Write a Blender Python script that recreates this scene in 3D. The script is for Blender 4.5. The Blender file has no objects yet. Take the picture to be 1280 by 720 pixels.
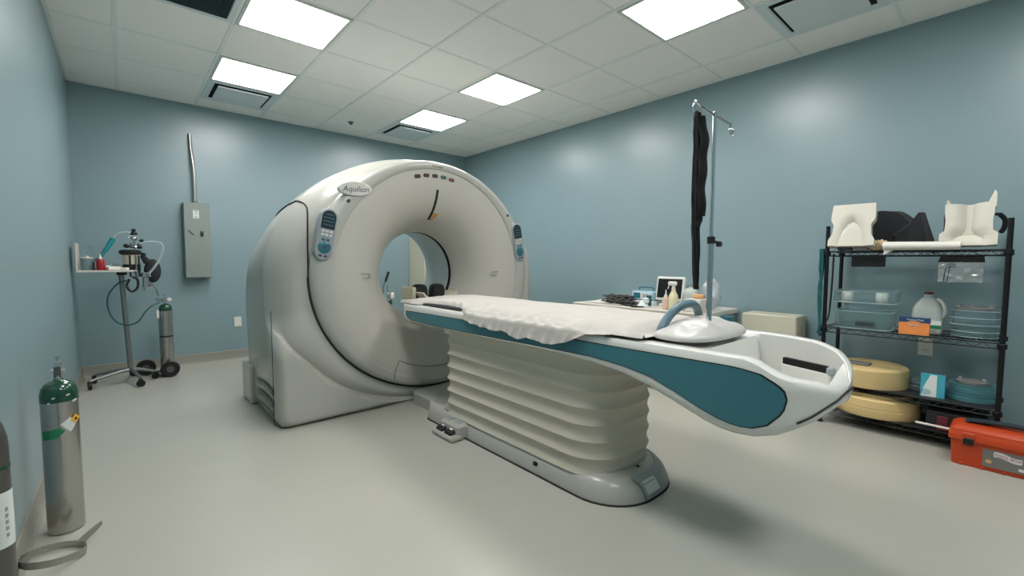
import bpy, math, random
from mathutils import Matrix, Vector, noise
random.seed(7)
PI = math.pi
sc = bpy.context.scene
COL = sc.collection
V = Vector

# ---------------------------------------------------------------- materials
def lin(c):
    return tuple(((x/255)/12.92 if x/255 <= .04045 else ((x/255+.055)/1.055)**2.4) for x in c)

def mat(name, rgb, rough=.5, metal=0., spec=.5, var=0., vscale=8., bump=0., bscale=60., trans=0., alpha=1., emit=0., ior=1.45, coat=0., sheen=0., stretch=None):
    m = bpy.data.materials.new(name); m.use_nodes = True
    nt = m.node_tree; b = nt.nodes['Principled BSDF']
    c = lin(rgb)
    b.inputs['Base Color'].default_value = (*c, 1)
    b.inputs['Roughness'].default_value = rough
    b.inputs['Metallic'].default_value = metal
    b.inputs['Specular IOR Level'].default_value = spec
    b.inputs['IOR'].default_value = ior
    b.inputs['Transmission Weight'].default_value = trans
    b.inputs['Alpha'].default_value = alpha
    b.inputs['Coat Weight'].default_value = coat
    b.inputs['Sheen Weight'].default_value = sheen
    if emit:
        b.inputs['Emission Color'].default_value = (*c, 1); b.inputs['Emission Strength'].default_value = emit
    if var or bump:
        tc = nt.nodes.new('ShaderNodeTexCoord'); mp = nt.nodes.new('ShaderNodeMapping')
        nt.links.new(tc.outputs['Object'], mp.inputs['Vector'])
        if stretch: mp.inputs['Scale'].default_value = stretch
    if var:
        n = nt.nodes.new('ShaderNodeTexNoise'); n.inputs['Scale'].default_value = vscale; n.inputs['Detail'].default_value = 5
        nt.links.new(mp.outputs['Vector'], n.inputs['Vector'])
        r = nt.nodes.new('ShaderNodeMix'); r.data_type = 'RGBA'
        r.inputs[6].default_value = (*[x*(1-var) for x in c], 1); r.inputs[7].default_value = (*[min(1, x*(1+var)) for x in c], 1)
        nt.links.new(n.outputs['Fac'], r.inputs[0]); nt.links.new(r.outputs[2], b.inputs['Base Color'])
    if bump:
        n2 = nt.nodes.new('ShaderNodeTexNoise'); n2.inputs['Scale'].default_value = bscale; n2.inputs['Detail'].default_value = 4
        nt.links.new(mp.outputs['Vector'], n2.inputs['Vector'])
        bp = nt.nodes.new('ShaderNodeBump'); bp.inputs['Strength'].default_value = bump; bp.inputs['Distance'].default_value = .01
        nt.links.new(n2.outputs['Fac'], bp.inputs['Height']); nt.links.new(bp.outputs['Normal'], b.inputs['Normal'])
    return m

M = dict(
    wall=mat('wall_paint', (126, 150, 155), .33, spec=.8, var=.02, vscale=1.5, bump=.04, bscale=90),
    floor=mat('floor_vinyl', (168, 168, 158), .27, spec=.5, var=.04, vscale=2.2, bump=.015, bscale=5),
    ceil=mat('ceiling_tile', (246, 244, 240), .9, var=.03, vscale=120, bump=.25, bscale=160),
    grid=mat('ceiling_grid_paint', (232, 236, 234), .5),
    base=mat('baseboard_vinyl', (140, 140, 130), .5, var=.05),
    ventm=mat('vent_enamel', (212, 222, 222), .5), ventd=mat('vent_dark', (62, 76, 78), .8), black0=mat('void_black', (14, 16, 16), .9),
    light=mat('light_diffuser', (255, 251, 250), .6, emit=15.0), lframe=mat('light_frame', (205, 207, 200), .4),
    cover=mat('scanner_cover', (172, 173, 165), .24, spec=.5, var=.02, vscale=3),
    disc=mat('scanner_face', (184, 182, 173), .45, spec=.4, var=.015, vscale=3),
    gap=mat('panel_gap_rubber', (30, 32, 32), .7), slit=mat('scan_window_dark', (42, 46, 48), .25),
    bore=mat('bore_plastic', (176, 188, 186), .2),
    cpan=mat('control_panel_grey', (142, 150, 152), .35), lcd=mat('panel_screen', (34, 50, 58), .2), lcdl=mat('panel_display_line', (70, 100, 110), .3),
    btn=mat('panel_button_white', (205, 205, 198), .4), teal=mat('panel_teal_button', (42, 104, 120), .3), bdark=mat('panel_dark_button', (60, 80, 84), .4),
    oval=mat('logo_plate', (205, 205, 198), .3), ink=mat('logo_ink', (60, 66, 82), .5), ink2=mat('dark_ink', (40, 42, 44), .5),
    indR=mat('indicator_red', (120, 60, 56), .35), indD=mat('indicator_dark', (66, 44, 46), .35), indG=mat('indicator_green', (66, 100, 88), .35), indP=mat('indicator_pink', (112, 74, 66), .35),
    orange_s=mat('laser_sticker', (206, 140, 60), .5),
    couch=mat('couch_plastic', (212, 213, 207), .2, spec=.5, coat=.2), couchb=mat('couch_teal_panel', (60, 114, 124), .3, spec=.4, coat=.1),
    sheet=mat('sheet_fabric', (180, 177, 170), .75, var=.03, vscale=10, bump=.15, bscale=30), matt=mat('mattress_vinyl', (26, 28, 30), .45),
    bell=mat('bellows_vinyl', (186, 181, 166), .5, var=.02), pbase=mat('pedestal_cover', (168, 168, 161), .28, coat=.15),
    pedal=mat('pedal_rubber', (22, 25, 30), .4), wht=mat('white_plastic', (214, 212, 204), .35), white_s=mat('white_sticker', (206, 212, 208), .5),
    bluehandle=mat('blue_grey_handle', (86, 112, 124), .32), pouch=mat('wrapped_support', (184, 184, 179), .35, var=.04, vscale=14, bump=.35, bscale=14),
    chrome=mat('chrome', (200, 205, 208), .14, metal=1.), steel=mat('brushed_steel', (170, 170, 164), .32, metal=1., var=.08, vscale=3, stretch=(6, 6, .6)),
    alu=mat('aluminium_tank', (184, 183, 178), .26, metal=.95, var=.08, vscale=5, stretch=(3, 3, .4), bump=.03, bscale=40), dsteel=mat('dark_steel', (104, 104, 100), .4, metal=.8),
    tgreen=mat('tank_green_paint', (16, 66, 48), .2, coat=.6), lgreen=mat('label_green', (34, 122, 86), .5), yel=mat('label_yellow', (224, 172, 40), .5),
    pgrey=mat('panel_box_enamel', (130, 142, 136), .45, metal=.1, var=.02), postm=mat('stand_metal', (128, 134, 132), .35, metal=.7),
    rub=mat('black_rubber', (20, 22, 23), .5), blackf=mat('black_fabric', (17, 19, 22), .9, bump=.3, bscale=80), blackfoam=mat('black_foam', (36, 38, 41), .8, bump=.15, bscale=120),
    tray=mat('tray_enamel', (190, 188, 178), .5), red=mat('red_bottle', (150, 30, 44), .3), tealp=mat('teal_tube', (38, 134, 142), .3), hose=mat('green_hose', (24, 84, 86), .4),
    gcan=mat('grey_canister', (116, 140, 142), .35), beige=mat('beige_plastic', (196, 190, 168), .4), cabm=mat('beige_cabinet', (196, 194, 174), .45), cabd=mat('beige_cabinet_dark', (168, 168, 150), .45),
    clear=mat('clear_plastic', (206, 228, 230), .08, trans=.9, ior=1.2, alpha=.58), cleart=mat('clear_teal_plastic', (150, 212, 218), .1, trans=.7, ior=1.2, alpha=.6),
    tube=mat('clear_tubing', (196, 212, 212), .15, trans=.4, alpha=.75),
    shelf=mat('black_wire_shelf', (22, 24, 26), .35, metal=.3), mold=mat('cream_moulded_plastic', (196, 194, 180), .42, var=.02), 
    foam=mat('yellow_foam', (206, 182, 128), .85, var=.05, vscale=20, bump=.2, bscale=90), gpad=mat('grey_pad', (120, 120, 118), .8), tan=mat('tan_foam', (196, 178, 142), .9, bump=.6, bscale=50, var=.15, vscale=40),
    blueb=mat('box_navy', (28, 62, 104), .5), orangeb=mat('box_orange', (222, 136, 72), .5), milk=mat('milky_plastic', (206, 214, 208), .3, trans=.35, alpha=.88),
    wtr=mat('box_teal', (58, 156, 172), .5), tbo=mat('toolbox_orange', (180, 62, 20), .42, bump=.04, bscale=90), tbh=mat('toolbox_handle', (34, 48, 54), .45), lab=mat('toolbox_label', (112, 112, 106), .5), labr=mat('label_red', (168, 46, 42), .5), maroon=mat('maroon_plastic', (92, 34, 44), .5),
    foil=mat('silver_foil', (190, 192, 192), .28, metal=.9, bump=.5, bscale=24), darkplate=mat('dark_plate', (36, 38, 40), .6),
    ctop=mat('countertop', (206, 202, 192), .4), cedge=mat('counter_edge', (176, 170, 158), .5), screen=mat('monitor_screen', (26, 30, 32), .15), mframe=mat('monitor_frame', (214, 216, 210), .4),
    dev=mat('device_blue', (140, 178, 190), .4), devw=mat('device_white', (206, 214, 214), .4), cable=mat('cable_grey', (70, 70, 68), .6), yjug=mat('yellowish_liquid', (214, 206, 170), .25), pinkb=mat('pinkish_liquid', (216, 188, 174), .3), orangei=mat('orange_packet', (206, 158, 110), .6), paper=mat('paper', (214, 210, 204), .7, bump=.2, bscale=20),
    bagm=mat('crinkled_bag', (206, 214, 218), .2, trans=.3, alpha=.75, bump=.6, bscale=30), edge=mat('clear_plastic_edge', (176, 206, 210), .15, alpha=.75), rope=mat('teal_rope', (22, 92, 96), .6), outl=mat('outlet_plate', (214, 214, 206), .4),
)

# ---------------------------------------------------------------- builder
class B:
    def __init__(s, T=None): s.v = []; s.f = []; s.T = T or Matrix.Identity(4); s.mi = []; s.cm = 0
    def add(s, vs, fs):
        n = len(s.v); s.v += [s.T @ V(p) for p in vs]; s.f += [tuple(i+n for i in f) for f in fs]; s.mi += [s.cm]*len(fs); return s
    def box(s, c, d, R=None, bev=0.):
        x, y, z = [k/2 for k in d]; c = V(c)
        if bev > 0:
            b = min(bev, x*.98, y*.98, z*.98)
            # chamfered box: rounded by three-vertex corners
            vs = []; idx = {}
            for sx in (-1, 1):
                for sy in (-1, 1):
                    for sz in (-1, 1):
                        for k in range(3):
                            p = [sx*(x-b), sy*(y-b), sz*(z-b)]; p[k] = (sx*x, sy*y, sz*z)[k]
                            idx[(sx, sy, sz, k)] = len(vs); vs.append(V(p))
            fs = []
            for k in range(3):
                a, c2 = [(1, 2), (0, 2), (0, 1)][k]
                for sg in (-1, 1):
                    q = []
                    for (u, w) in ((-1, -1), (1, -1), (1, 1), (-1, 1)):
                        t = [0, 0, 0]; t[k] = sg; t[a] = u; t[c2] = w; q.append(idx[(*t, k)])
                    fs.append(q)
            for k in range(3):
                a, c2 = [(1, 2), (0, 2), (0, 1)][k]
                for u in (-1, 1):
                    for w in (-1, 1):
                        t0 = [0, 0, 0]; t0[a] = u; t0[c2] = w; t1 = t0[:]; t0[k] = -1; t1[k] = 1
                        fs.append([idx[(*t0, a)], idx[(*t1, a)], idx[(*t1, c2)], idx[(*t0, c2)]])
            for sx in (-1, 1):
                for sy in (-1, 1):
                    for sz in (-1, 1): fs.append([idx[(sx, sy, sz, k)] for k in range(3)])
            if R: vs = [R @ p for p in vs]
            return s.add([p+c for p in vs], fs)
        vs = [V((sx*x, sy*y, sz*z)) for sx in (-1, 1) for sy in (-1, 1) for sz in (-1, 1)]
        if R: vs = [R @ p for p in vs]
        return s.add([p+c for p in vs], [(0, 1, 3, 2), (4, 6, 7, 5), (0, 4, 5, 1), (2, 3, 7, 6), (0, 2, 6, 4), (1, 5, 7, 3)])
    def tube(s, pts, r, n=10, closed=False, cap=True):
        pts = [V(p) for p in pts]; m = len(pts); rr = r if hasattr(r, '__len__') else [r]*m
        vs = []; fs = []; prev = None
        for i, p in enumerate(pts):
            if closed: t = (pts[(i+1) % m]-pts[i-1])
            else: t = pts[min(i+1, m-1)]-pts[max(i-1, 0)]
            t = t.normalized() if t.length > 1e-9 else V((0, 0, 1))
            if prev is None: a = t.orthogonal().normalized()
            else:
                a = prev - t*prev.dot(t); a = a.normalized() if a.length > 1e-6 else t.orthogonal().normalized()
            prev = a; b = t.cross(a)
            for k in range(n):
                w = 2*PI*k/n; vs.append(p+(a*math.cos(w)+b*math.sin(w))*rr[i])
        for i in range(m if closed else m-1):
            for k in range(n):
                j = (i+1) % m; fs.append((i*n+k, i*n+(k+1) % n, j*n+(k+1) % n, j*n+k))
        if cap and not closed: fs.append(tuple(range(n))[::-1]); fs.append(tuple((m-1)*n+k for k in range(n)))
        return s.add(vs, fs)
    def lathe(s, prof, c=(0, 0, 0), n=32, axis='z', sx=1., sy=1.):
        vs = []; fs = []; m = len(prof); c = V(c)
        for (r, h) in prof:
            for k in range(n):
                w = 2*PI*k/n; a, b = r*math.cos(w)*sx, r*math.sin(w)*sy
                p = {'z': (a, b, h), 'x': (h, a, b), 'y': (b, h, a)}[axis]; vs.append(V(p)+c)
        for i in range(m-1):
            for k in range(n): fs.append((i*n+k, i*n+(k+1) % n, (i+1)*n+(k+1) % n, (i+1)*n+k))
        if prof[0][0] > 1e-5: fs.append(tuple(range(n))[::-1])
        if prof[-1][0] > 1e-5: fs.append(tuple((m-1)*n+k for k in range(n)))
        return s.add(vs, fs)
    def loft(s, rings, cap=True, closed=True):
        n = len(rings[0]); vs = [p for r in rings for p in r]; fs = []
        for i in range(len(rings)-1):
            for k in range(n if closed else n-1): fs.append((i*n+k, i*n+(k+1) % n, (i+1)*n+(k+1) % n, (i+1)*n+k))
        if cap: fs.append(tuple(range(n))[::-1]); fs.append(tuple((len(rings)-1)*n+k for k in range(n)))
        return s.add(vs, fs)
    def prism(s, poly, h0, h1, f):   # poly of 2D points, f(a,b,h) -> 3D
        return s.loft([[f(a, b, h0) for a, b in poly], [f(a, b, h1) for a, b in poly]])
    def grid(s, fn, nu, nv, thick=0., up=V((0, 0, 1))):
        P = [[V(fn(i/nu, j/nv)) for j in range(nv+1)] for i in range(nu+1)]
        vs = [p for r in P for p in r]; q = nv+1; fs = [(i*q+j, (i+1)*q+j, (i+1)*q+j+1, i*q+j+1) for i in range(nu) for j in range(nv)]
        if thick:
            n = len(vs); N = []
            for i in range(nu+1):
                for j in range(nv+1):
                    du = P[min(i+1, nu)][j]-P[max(i-1, 0)][j]; dv = P[i][min(j+1, nv)]-P[i][max(j-1, 0)]
                    k = du.cross(dv); k = k.normalized() if k.length > 1e-12 else up; N.append(k)
            vs2 = [p-k*thick for p, k in zip(vs, N)]
            fs2 = [tuple(i+n for i in f[::-1]) for f in fs]
            rim = [i*q for i in range(nu+1)] + [nu*q+j for j in range(1, nv+1)] + [i*q+nv for i in range(nu-1, -1, -1)] + [j for j in range(nv-1, 0, -1)]
            fr = [(rim[k], rim[k-1], rim[k-1]+n, rim[k]+n) for k in range(len(rim))]
            return s.add(vs+vs2, fs+fs2+fr)
        return s.add(vs, fs)
    def sphere(s, c, r, n=16, sc=(1, 1, 1)):
        prof = [(math.sin(PI*i/(n//2))*1., -math.cos(PI*i/(n//2))) for i in range(n//2+1)]
        vs = []; fs = []
        for (a, h) in prof:
            for k in range(n):
                w = 2*PI*k/n; vs.append(V((a*math.cos(w)*r*sc[0], a*math.sin(w)*r*sc[1], h*r*sc[2]))+V(c))
        for i in range(len(prof)-1):
            for k in range(n): fs.append((i*n+k, i*n+(k+1) % n, (i+1)*n+(k+1) % n, (i+1)*n+k))
        return s.add(vs, fs)
    def build(s, name, m, parent=None, smooth=35, kind=None, origin=None):
        me = bpy.data.meshes.new(name)
        o = bpy.data.objects.new(name, me); COL.objects.link(o)
        off = V((0, 0, 0))
        if parent is None:
            xs = [p.x for p in s.v]; ys = [p.y for p in s.v]; zs = [p.z for p in s.v]
            off = V(origin) if origin else V(((min(xs)+max(xs))/2, (min(ys)+max(ys))/2, min(zs)))
            o.location = off
        me.from_pydata([p-off for p in s.v], [], s.f)
        ms = m if isinstance(m, (list, tuple)) else [m]
        for k in ms: me.materials.append(M[k] if isinstance(k, str) else k)
        if len(ms) > 1: me.polygons.foreach_set('material_index', s.mi)
        me.validate(); 
        import bmesh
        bm = bmesh.new(); bm.from_mesh(me); bmesh.ops.remove_doubles(bm, verts=bm.verts, dist=1e-6); bmesh.ops.recalc_face_normals(bm, faces=bm.faces); bm.to_mesh(me); bm.free()
        me.shade_smooth(); me.set_sharp_from_angle(angle=math.radians(smooth))
        if parent is not None:
            o.parent = parent
            o.matrix_parent_inverse = (Matrix.Translation(-parent.location) if parent.parent is None else Matrix.Identity(4))
        if kind: o['kind'] = kind
        return o

def thing(name, label, cat, loc, group=None):
    o = bpy.data.objects.new(name, None); COL.objects.link(o); o.location = loc; o.empty_display_size = .1
    o['label'] = label; o['category'] = cat
    if group: o['group'] = group
    return o
def tag(o, label, cat, group=None):
    o['label'] = label; o['category'] = cat
    if group: o['group'] = group
    return o
def dup(root, d, label=None, group=None):
    r = root.copy(); COL.objects.link(r); r.location = root.location+V(d)
    if label: r['label'] = label
    if group: r['group'] = group
    for ch in list(root.children):
        c = ch.copy(); COL.objects.link(c); c.parent = r
        for g in ch.children:
            e = g.copy(); COL.objects.link(e); e.parent = c
    return r
def text(body, size, T, m, parent, name='lettering', ext=.0006, shear=0., align='CENTER'):
    cu = bpy.data.curves.new('t', 'FONT'); cu.body = body; cu.size = size; cu.extrude = ext; cu.align_x = align; cu.align_y = 'CENTER'; cu.shear = shear
    o = bpy.data.objects.new('t', cu); COL.objects.link(o)
    dg = bpy.context.evaluated_depsgraph_get(); me = bpy.data.meshes.new_from_object(o.evaluated_get(dg))
    bpy.data.objects.remove(o); bpy.data.curves.remove(cu)
    b = B(T); b.add([v.co.copy() for v in me.vertices], [tuple(p.vertices) for p in me.polygons]); bpy.data.meshes.remove(me)
    return b.build(name, m, parent)
def frame(o, x, y):   # matrix whose local X,Y axes are x,y at origin o, Z = x cross y
    x = V(x).normalized(); z = x.cross(V(y)).normalized(); y = z.cross(x)
    return Matrix(((x.x, y.x, z.x, o[0]), (x.y, y.y, z.y, o[1]), (x.z, y.z, z.z, o[2]), (0, 0, 0, 1)))
def sm(t): t = max(0, min(1, t)); return t*t*(3-2*t)
def interp(x, tab):
    if x <= tab[0][0]: return tab[0][1]
    for (a, b), (c, d) in zip(tab, tab[1:]):
        if x <= c: return b+(d-b)*(x-a)/(c-a)
    return tab[-1][1]
def curve(pts, n=8):   # Catmull-Rom
    pts = [V(p) for p in pts]; P = [pts[0]*2-pts[1]]+pts+[pts[-1]*2-pts[-2]]; out = []
    for i in range(1, len(P)-2):
        for k in range(n):
            t = k/n; a, b, c, d = P[i-1:i+3]
            out.append(.5*((2*b)+(c-a)*t+(2*a-5*b+4*c-d)*t*t+(3*b-a-3*c+d)*t**3))
    return out+[pts[-1]]
def rrect(x0, x1, y0, y1, r, n=6):   # rounded rectangle; r scalar or 4 radii (x1y1, x0y1, x0y0, x1y0)
    rs = r if hasattr(r, '__len__') else [r]*4; o = []
    for (cx, cy, a, q) in ((x1-rs[0], y1-rs[0], 0, rs[0]), (x0+rs[1], y1-rs[1], 90, rs[1]), (x0+rs[2], y0+rs[2], 180, rs[2]), (x1-rs[3], y0+rs[3], 270, rs[3])):
        for k in range(n+1):
            w = math.radians(a+90*k/n); o.append((cx+q*math.cos(w), cy+q*math.sin(w)))
    return o

# ---------------------------------------------------------------- camera
yaw, pitch, roll, fpx = .723, -.061, .003, 551.5
cam = bpy.data.objects.new('camera', bpy.data.cameras.new('camera')); COL.objects.link(cam)
fwd = V((math.sin(yaw)*math.cos(pitch), math.cos(yaw)*math.cos(pitch), math.sin(pitch)))
rt = V((math.cos(yaw), -math.sin(yaw), 0)); up = rt.cross(fwd)
r2 = rt*math.cos(roll)+up*math.sin(roll); u2 = -rt*math.sin(roll)+up*math.cos(roll)
cam.matrix_world = Matrix(((r2.x, u2.x, -fwd.x, -.023), (r2.y, u2.y, -fwd.y, -3.619), (r2.z, u2.z, -fwd.z, 1.11), (0, 0, 0, 1)))
cam.data.sensor_width = 36; cam.data.lens = 36*fpx/1280; cam.data.clip_start = .02
sc.camera = cam

# ---------------------------------------------------------------- room
XL, XR, YB, YF, H, T = -.344, 4.076, 2.136, -5.0, 2.737, .61
def struct(b, name, m, parent=None): return b.build(name, m, parent, kind='structure')
struct(B().box(((XL+XR)/2, (YB+YF)/2, -.05), (XR-XL+.3, YB-YF+.3, .1)), 'floor', 'floor')
ceil = struct(B().box(((XL+XR)/2, (YB+YF)/2, H+.05), (XR-XL+.3, YB-YF+.3, .1)), 'ceiling', 'ceil')
struct(B().box((XL-.06, (YB+YF)/2, H/2), (.12, YB-YF+.24, H)), 'wall_left', 'wall')
struct(B().box((XR+.06, (YB+YF)/2, H/2), (.12, YB-YF+.24, H)), 'wall_right', 'wall')
struct(B().box(((XL+XR)/2, YB+.06, H/2), (XR-XL, .12, H)), 'wall_back', 'wall')
struct(B().box(((XL+XR)/2, YF-.06, H/2), (XR-XL, .12, H)), 'wall_front', 'wall')
g = B()
for i in range(0, 7): g.box((i*T, (YB+YF)/2, H-.003), (.024, YB-YF, .006))
for j in range(-8, 4): g.box(((XL+XR)/2, j*T, H-.0015), (XR-XL, .018, .003))
g.box((XL+.012, (YB+YF)/2, H-.003), (.024, YB-YF, .006)).box((XR-.012, (YB+YF)/2, H-.003), (.024, YB-YF, .006))
g.box(((XL+XR)/2, YB-.012, H-.003), (XR-XL, .024, .006))
struct(g, 'ceiling_grid', 'grid', ceil)
def bboard(name, x0, y0, x1, y1, nx, ny):
    prof = [(0, 0), (.022, 0), (.013, .006), (.008, .018), (.006, .1), (.003, .104), (0, .104)]
    b = B(); b.loft([[V((x+nx*d, y+ny*d, z)) for d, z in prof] for x, y in ((x0, y0), (x1, y1))]); struct(b, name, 'base')
bboard('baseboard_left', XL, YF, XL, YB, 1, 0); bboard('baseboard_right', XR, YF, XR, YB, -1, 0)
bboard('baseboard_back', XL, YB, XR, YB, 0, -1); bboard('baseboard_front', XL, YF, XR, YF, 0, 1)

def ceiling_light(i, j, label):
    cx, cy = (i+.5)*T, (j+.5)*T
    t = thing('ceiling_light', label, 'ceiling light', (cx, cy, H-.012), 'square ceiling light panels')
    f = B()
    o, q = .295, .272
    f.loft([[V((cx+a*s_, cy+b_*s_, z)) for a, b_ in ((1, 1), (-1, 1), (-1, -1), (1, -1))] for s_, z in ((o, H-.001), (o, H-.012), (q, H-.012), (q, H-.004))], cap=False)
    f.build('frame', 'lframe', t)
    B().box((cx, cy, H-.006), (2*q-.002, 2*q-.002, .004)).build('diffuser', 'light', t)
L = [(1, -1, 'large square ceiling light at the top of the photo, left of centre'), (1, 1, 'square ceiling light next to an air vent, above the grey electrical panel'),
     (4, -1, 'square ceiling light in the middle of the ceiling, with plain tiles on all sides'), (4, 1, 'smallest ceiling light, the farthest one, beside a small air vent'),
     (4, -4, 'large square ceiling light at the top edge above the IV pole'), (1, -4, 'square ceiling light overhead outside the picture'), (1, -7, 'square ceiling light overhead outside the picture'), (4, -7, 'square ceiling light overhead outside the picture')]
for a in L: ceiling_light(*a)
def plaque_vent(i, j, label):
    cx, cy = (i+.5)*T, (j+.5)*T
    t = thing('ceiling_vent', label, 'air vent', (cx, cy, H-.03), 'square ceiling air vents')
    B().box((cx, cy, H-.004), (.5, .5, .003)).build('duct_opening', 'black0', t)
    f = B()
    f.loft([[V((cx+a*s_, cy+b_*s_, z)) for a, b_ in ((1, 1), (-1, 1), (-1, -1), (1, -1))] for s_, z in ((.295, H-.001), (.295, H-.014), (.245, H-.012), (.235, H-.004))], cap=False)
    f.build('frame', 'ventm', t)
    B().box((cx, cy, H-.02), (.42, .42, .012), bev=.004).build('plaque', 'ventm', t)
plaque_vent(1, 2, 'square ceiling vent behind the light above the electrical panel'); plaque_vent(4, 2, 'small ceiling vent at the far end, behind the farthest light'); plaque_vent(5, -5, 'large ceiling vent at the top right, right of the light above the IV pole')
cx, cy = .5*T, -.5*T
t = thing('return_grille', 'dark return air grille at the top edge of the ceiling, left of the big light', 'air vent', (cx, cy, H-.012))
f = B(); f.loft([[V((cx+a*s_, cy+b_*s_, z)) for a, b_ in ((1, 1), (-1, 1), (-1, -1), (1, -1))] for s_, z in ((.295, H-.001), (.295, H-.012), (.265, H-.012), (.26, H-.004))], cap=False); f.build('frame', 'ventm', t)
f = B()
for k in range(40): f.box((cx, cy-.26+.52*(k+.5)/40, H-.008), (.52, .002, .006)).box((cx-.26+.52*(k+.5)/40, cy, H-.008), (.002, .52, .006))
f.box((cx, cy, H-.004), (.52, .52, .002)); f.build('grille_core', 'ventd', t)
s_ = B().lathe([(.035, 0), (.035, -.004), (.012, -.008), (.012, -.02), (.02, -.022), (.02, -.026), (0, -.026)], (2.06, 1.62, H), 16)
tag(s_.build('sprinkler_head', 'dsteel'), 'tiny fire sprinkler in the ceiling tile left of the farthest light', 'sprinkler')

# ---------------------------------------------------------------- CT gantry
GX, GZ = 1.915, 1.0
def G(u, y, z): return V((GX+u, y, z))
def rout(a):   # outline radius at angle a (0 = right, up = +90) measured from the axis
    c, s = math.cos(a), math.sin(a)
    if s >= 0:
        n = 1.9; return (abs(c/1.225)**n+abs(s/.955)**n)**(-1/n)
    n = 60; wx = 1.225 - .03*min(1, -s)
    return (abs(c/wx)**n+abs(s/1.0)**n)**(-1/n)
def rgap(a):
    c, s = math.cos(a), math.sin(a); return (1-.05*sm((s-.05)/.3))/math.hypot(c/1.0, s/(.935 if s > 0 else .925))
def rcrease(a):
    d = math.degrees(abs(math.atan2(math.sin(a), math.cos(a)))-PI/2) if False else 0
    k = abs(math.degrees(math.asin(max(-1, min(1, -math.sin(a))))))   # degrees below horizontal
    return interp(k, [(0, 1.27), (17, 1.25), (31, 1.17), (42, 1.135), (53, 1.09), (66, 1.045), (79, 1.005), (90, .99)])
gan = thing('ct_scanner_gantry', 'large ring-shaped CT scanner gantry with round bore, grey-white covers', 'CT scanner', (GX, 0, 0))
NA, NS = 288, 30
def frontpt(a, s):
    g0, o0 = rgap(a), rout(a)
    g0 = min(g0, o0-.012)
    w_ = sm((-math.sin(a)-.16)/.14); rc_ = min(max(rcrease(a), g0+.02), o0-.02)
    if w_ > 0:      # let the mesh rows follow the crease so that it stays a clean line
        sc_ = (rc_-g0)/(o0-g0); s0 = .5*w_+sc_*(1-w_)
        r = g0+(o0-g0)*(sc_*s/s0 if s < s0 else sc_+(1-sc_)*(s-s0)/(1-s0))
    else: r = g0+(o0-g0)*s
    d = o0-r
    base = -.45+.20*(1-min(1, d/.19))**2.3
    w = sm((-math.sin(a)-.2)/.22)
    if w > 0:
        rc = min(rcrease(a), 9)
        yb = -.455-.03*math.sin(PI*min(1, (r-g0)/max(.02, rc-g0)))+.02*min(1, (r-g0)/max(.02, rc-g0))
        yp = -.53+.05*(1-min(1, d/.05))**2
        k = sm((r-rc+.012)/.026)
        low = yb*(1-k)+yp*k
        if rc > o0: low = base*.5+low*.5
        y = base*(1-w)+low*w
    else: y = base
    return r, y
rings = []
for s in [0, 0]+[i/NS for i in range(NS+1)]:
    rings.append([frontpt(2*PI*k/NA, s) for k in range(NA)])
P = []
for q, ring in enumerate(rings):
    row = []
    for k, (r, y) in enumerate(ring):
        a = 2*PI*k/NA
        if q == 0: y = -.30
        row.append(G(r*math.cos(a), y if q else -.30, GZ+r*math.sin(a)))
    P.append(row)
for (yy, ins) in ((-.22, 0), (-.1, .0), (.05, .012), (.25, .035), (.38, .06), (.44, .09), (.47, .14)):
    row = []
    for k in range(NA):
        a = 2*PI*k/NA; w = sm((-math.sin(a)-.2)/.22); w2 = max(w, 1-sm((math.sin(a)+.2)/.6)); r = rout(a)-ins*(1-.85*w2)
        y = max(rings[-1][k][1]+.004, yy)
        row.append(G(r*math.cos(a), y, max(0, GZ+r*math.sin(a))))
    P.append(row)
for (r, yy) in ((.6, .475), (.47, .47), (.455, .46)):
    P.append([G(r*math.cos(2*PI*k/NA), yy, GZ+r*math.sin(2*PI*k/NA)) for k in range(NA)])
B().loft(P, cap=False).build('body_cover', 'cover', gan, smooth=50)
# panel gap: dark ring behind the front rim
def ell(a, r): return (r/1.0)*rgap(a)
b = B(); GA = [math.radians(180+1.5*k) for k in range(121)]
def gr(a, rr): q = ell(a, rr); return q*math.cos(a), GZ+q*math.sin(a)
b.loft([[G(gr(a, rr)[0], yy, gr(a, rr)[1]) for a in GA] for rr, yy in ((1.002, -.40), (1.002, -.462), (.976, -.462), (.976, -.40))], cap=False, closed=False)
for sg in (-1, 1):
    pts = []
    for u_, z_ in ((.99, -.02), (.992, .08), (.992, .18), (.989, .28), (.981, .37), (.972, .43), (.966, .475), (.974, .512)):   # up the shoulder, following the cover
        a = math.atan2(z_, u_); d = rout(a)-math.hypot(u_, z_)
        pts.append(G(sg*u_, -.45+.20*(1-min(1, max(0, d)/.19))**2.3-.003, GZ+z_))
    for ad, y_, i_ in ((27.9, -.25, 0), (27.6, -.19, 0), (27.2, -.1, 0), (26.6, .05, .010), (26, .25, .032), (25.6, .38, .055)):   # then back along the side
        a = math.radians(ad); r = rout(a)-i_+.003; pts.append(G(sg*r*math.cos(a), y_, GZ+r*math.sin(a)))
    b.tube(curve(pts, 4), .0055, 6)
b.build('panel_gap', 'gap', gan)
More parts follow.
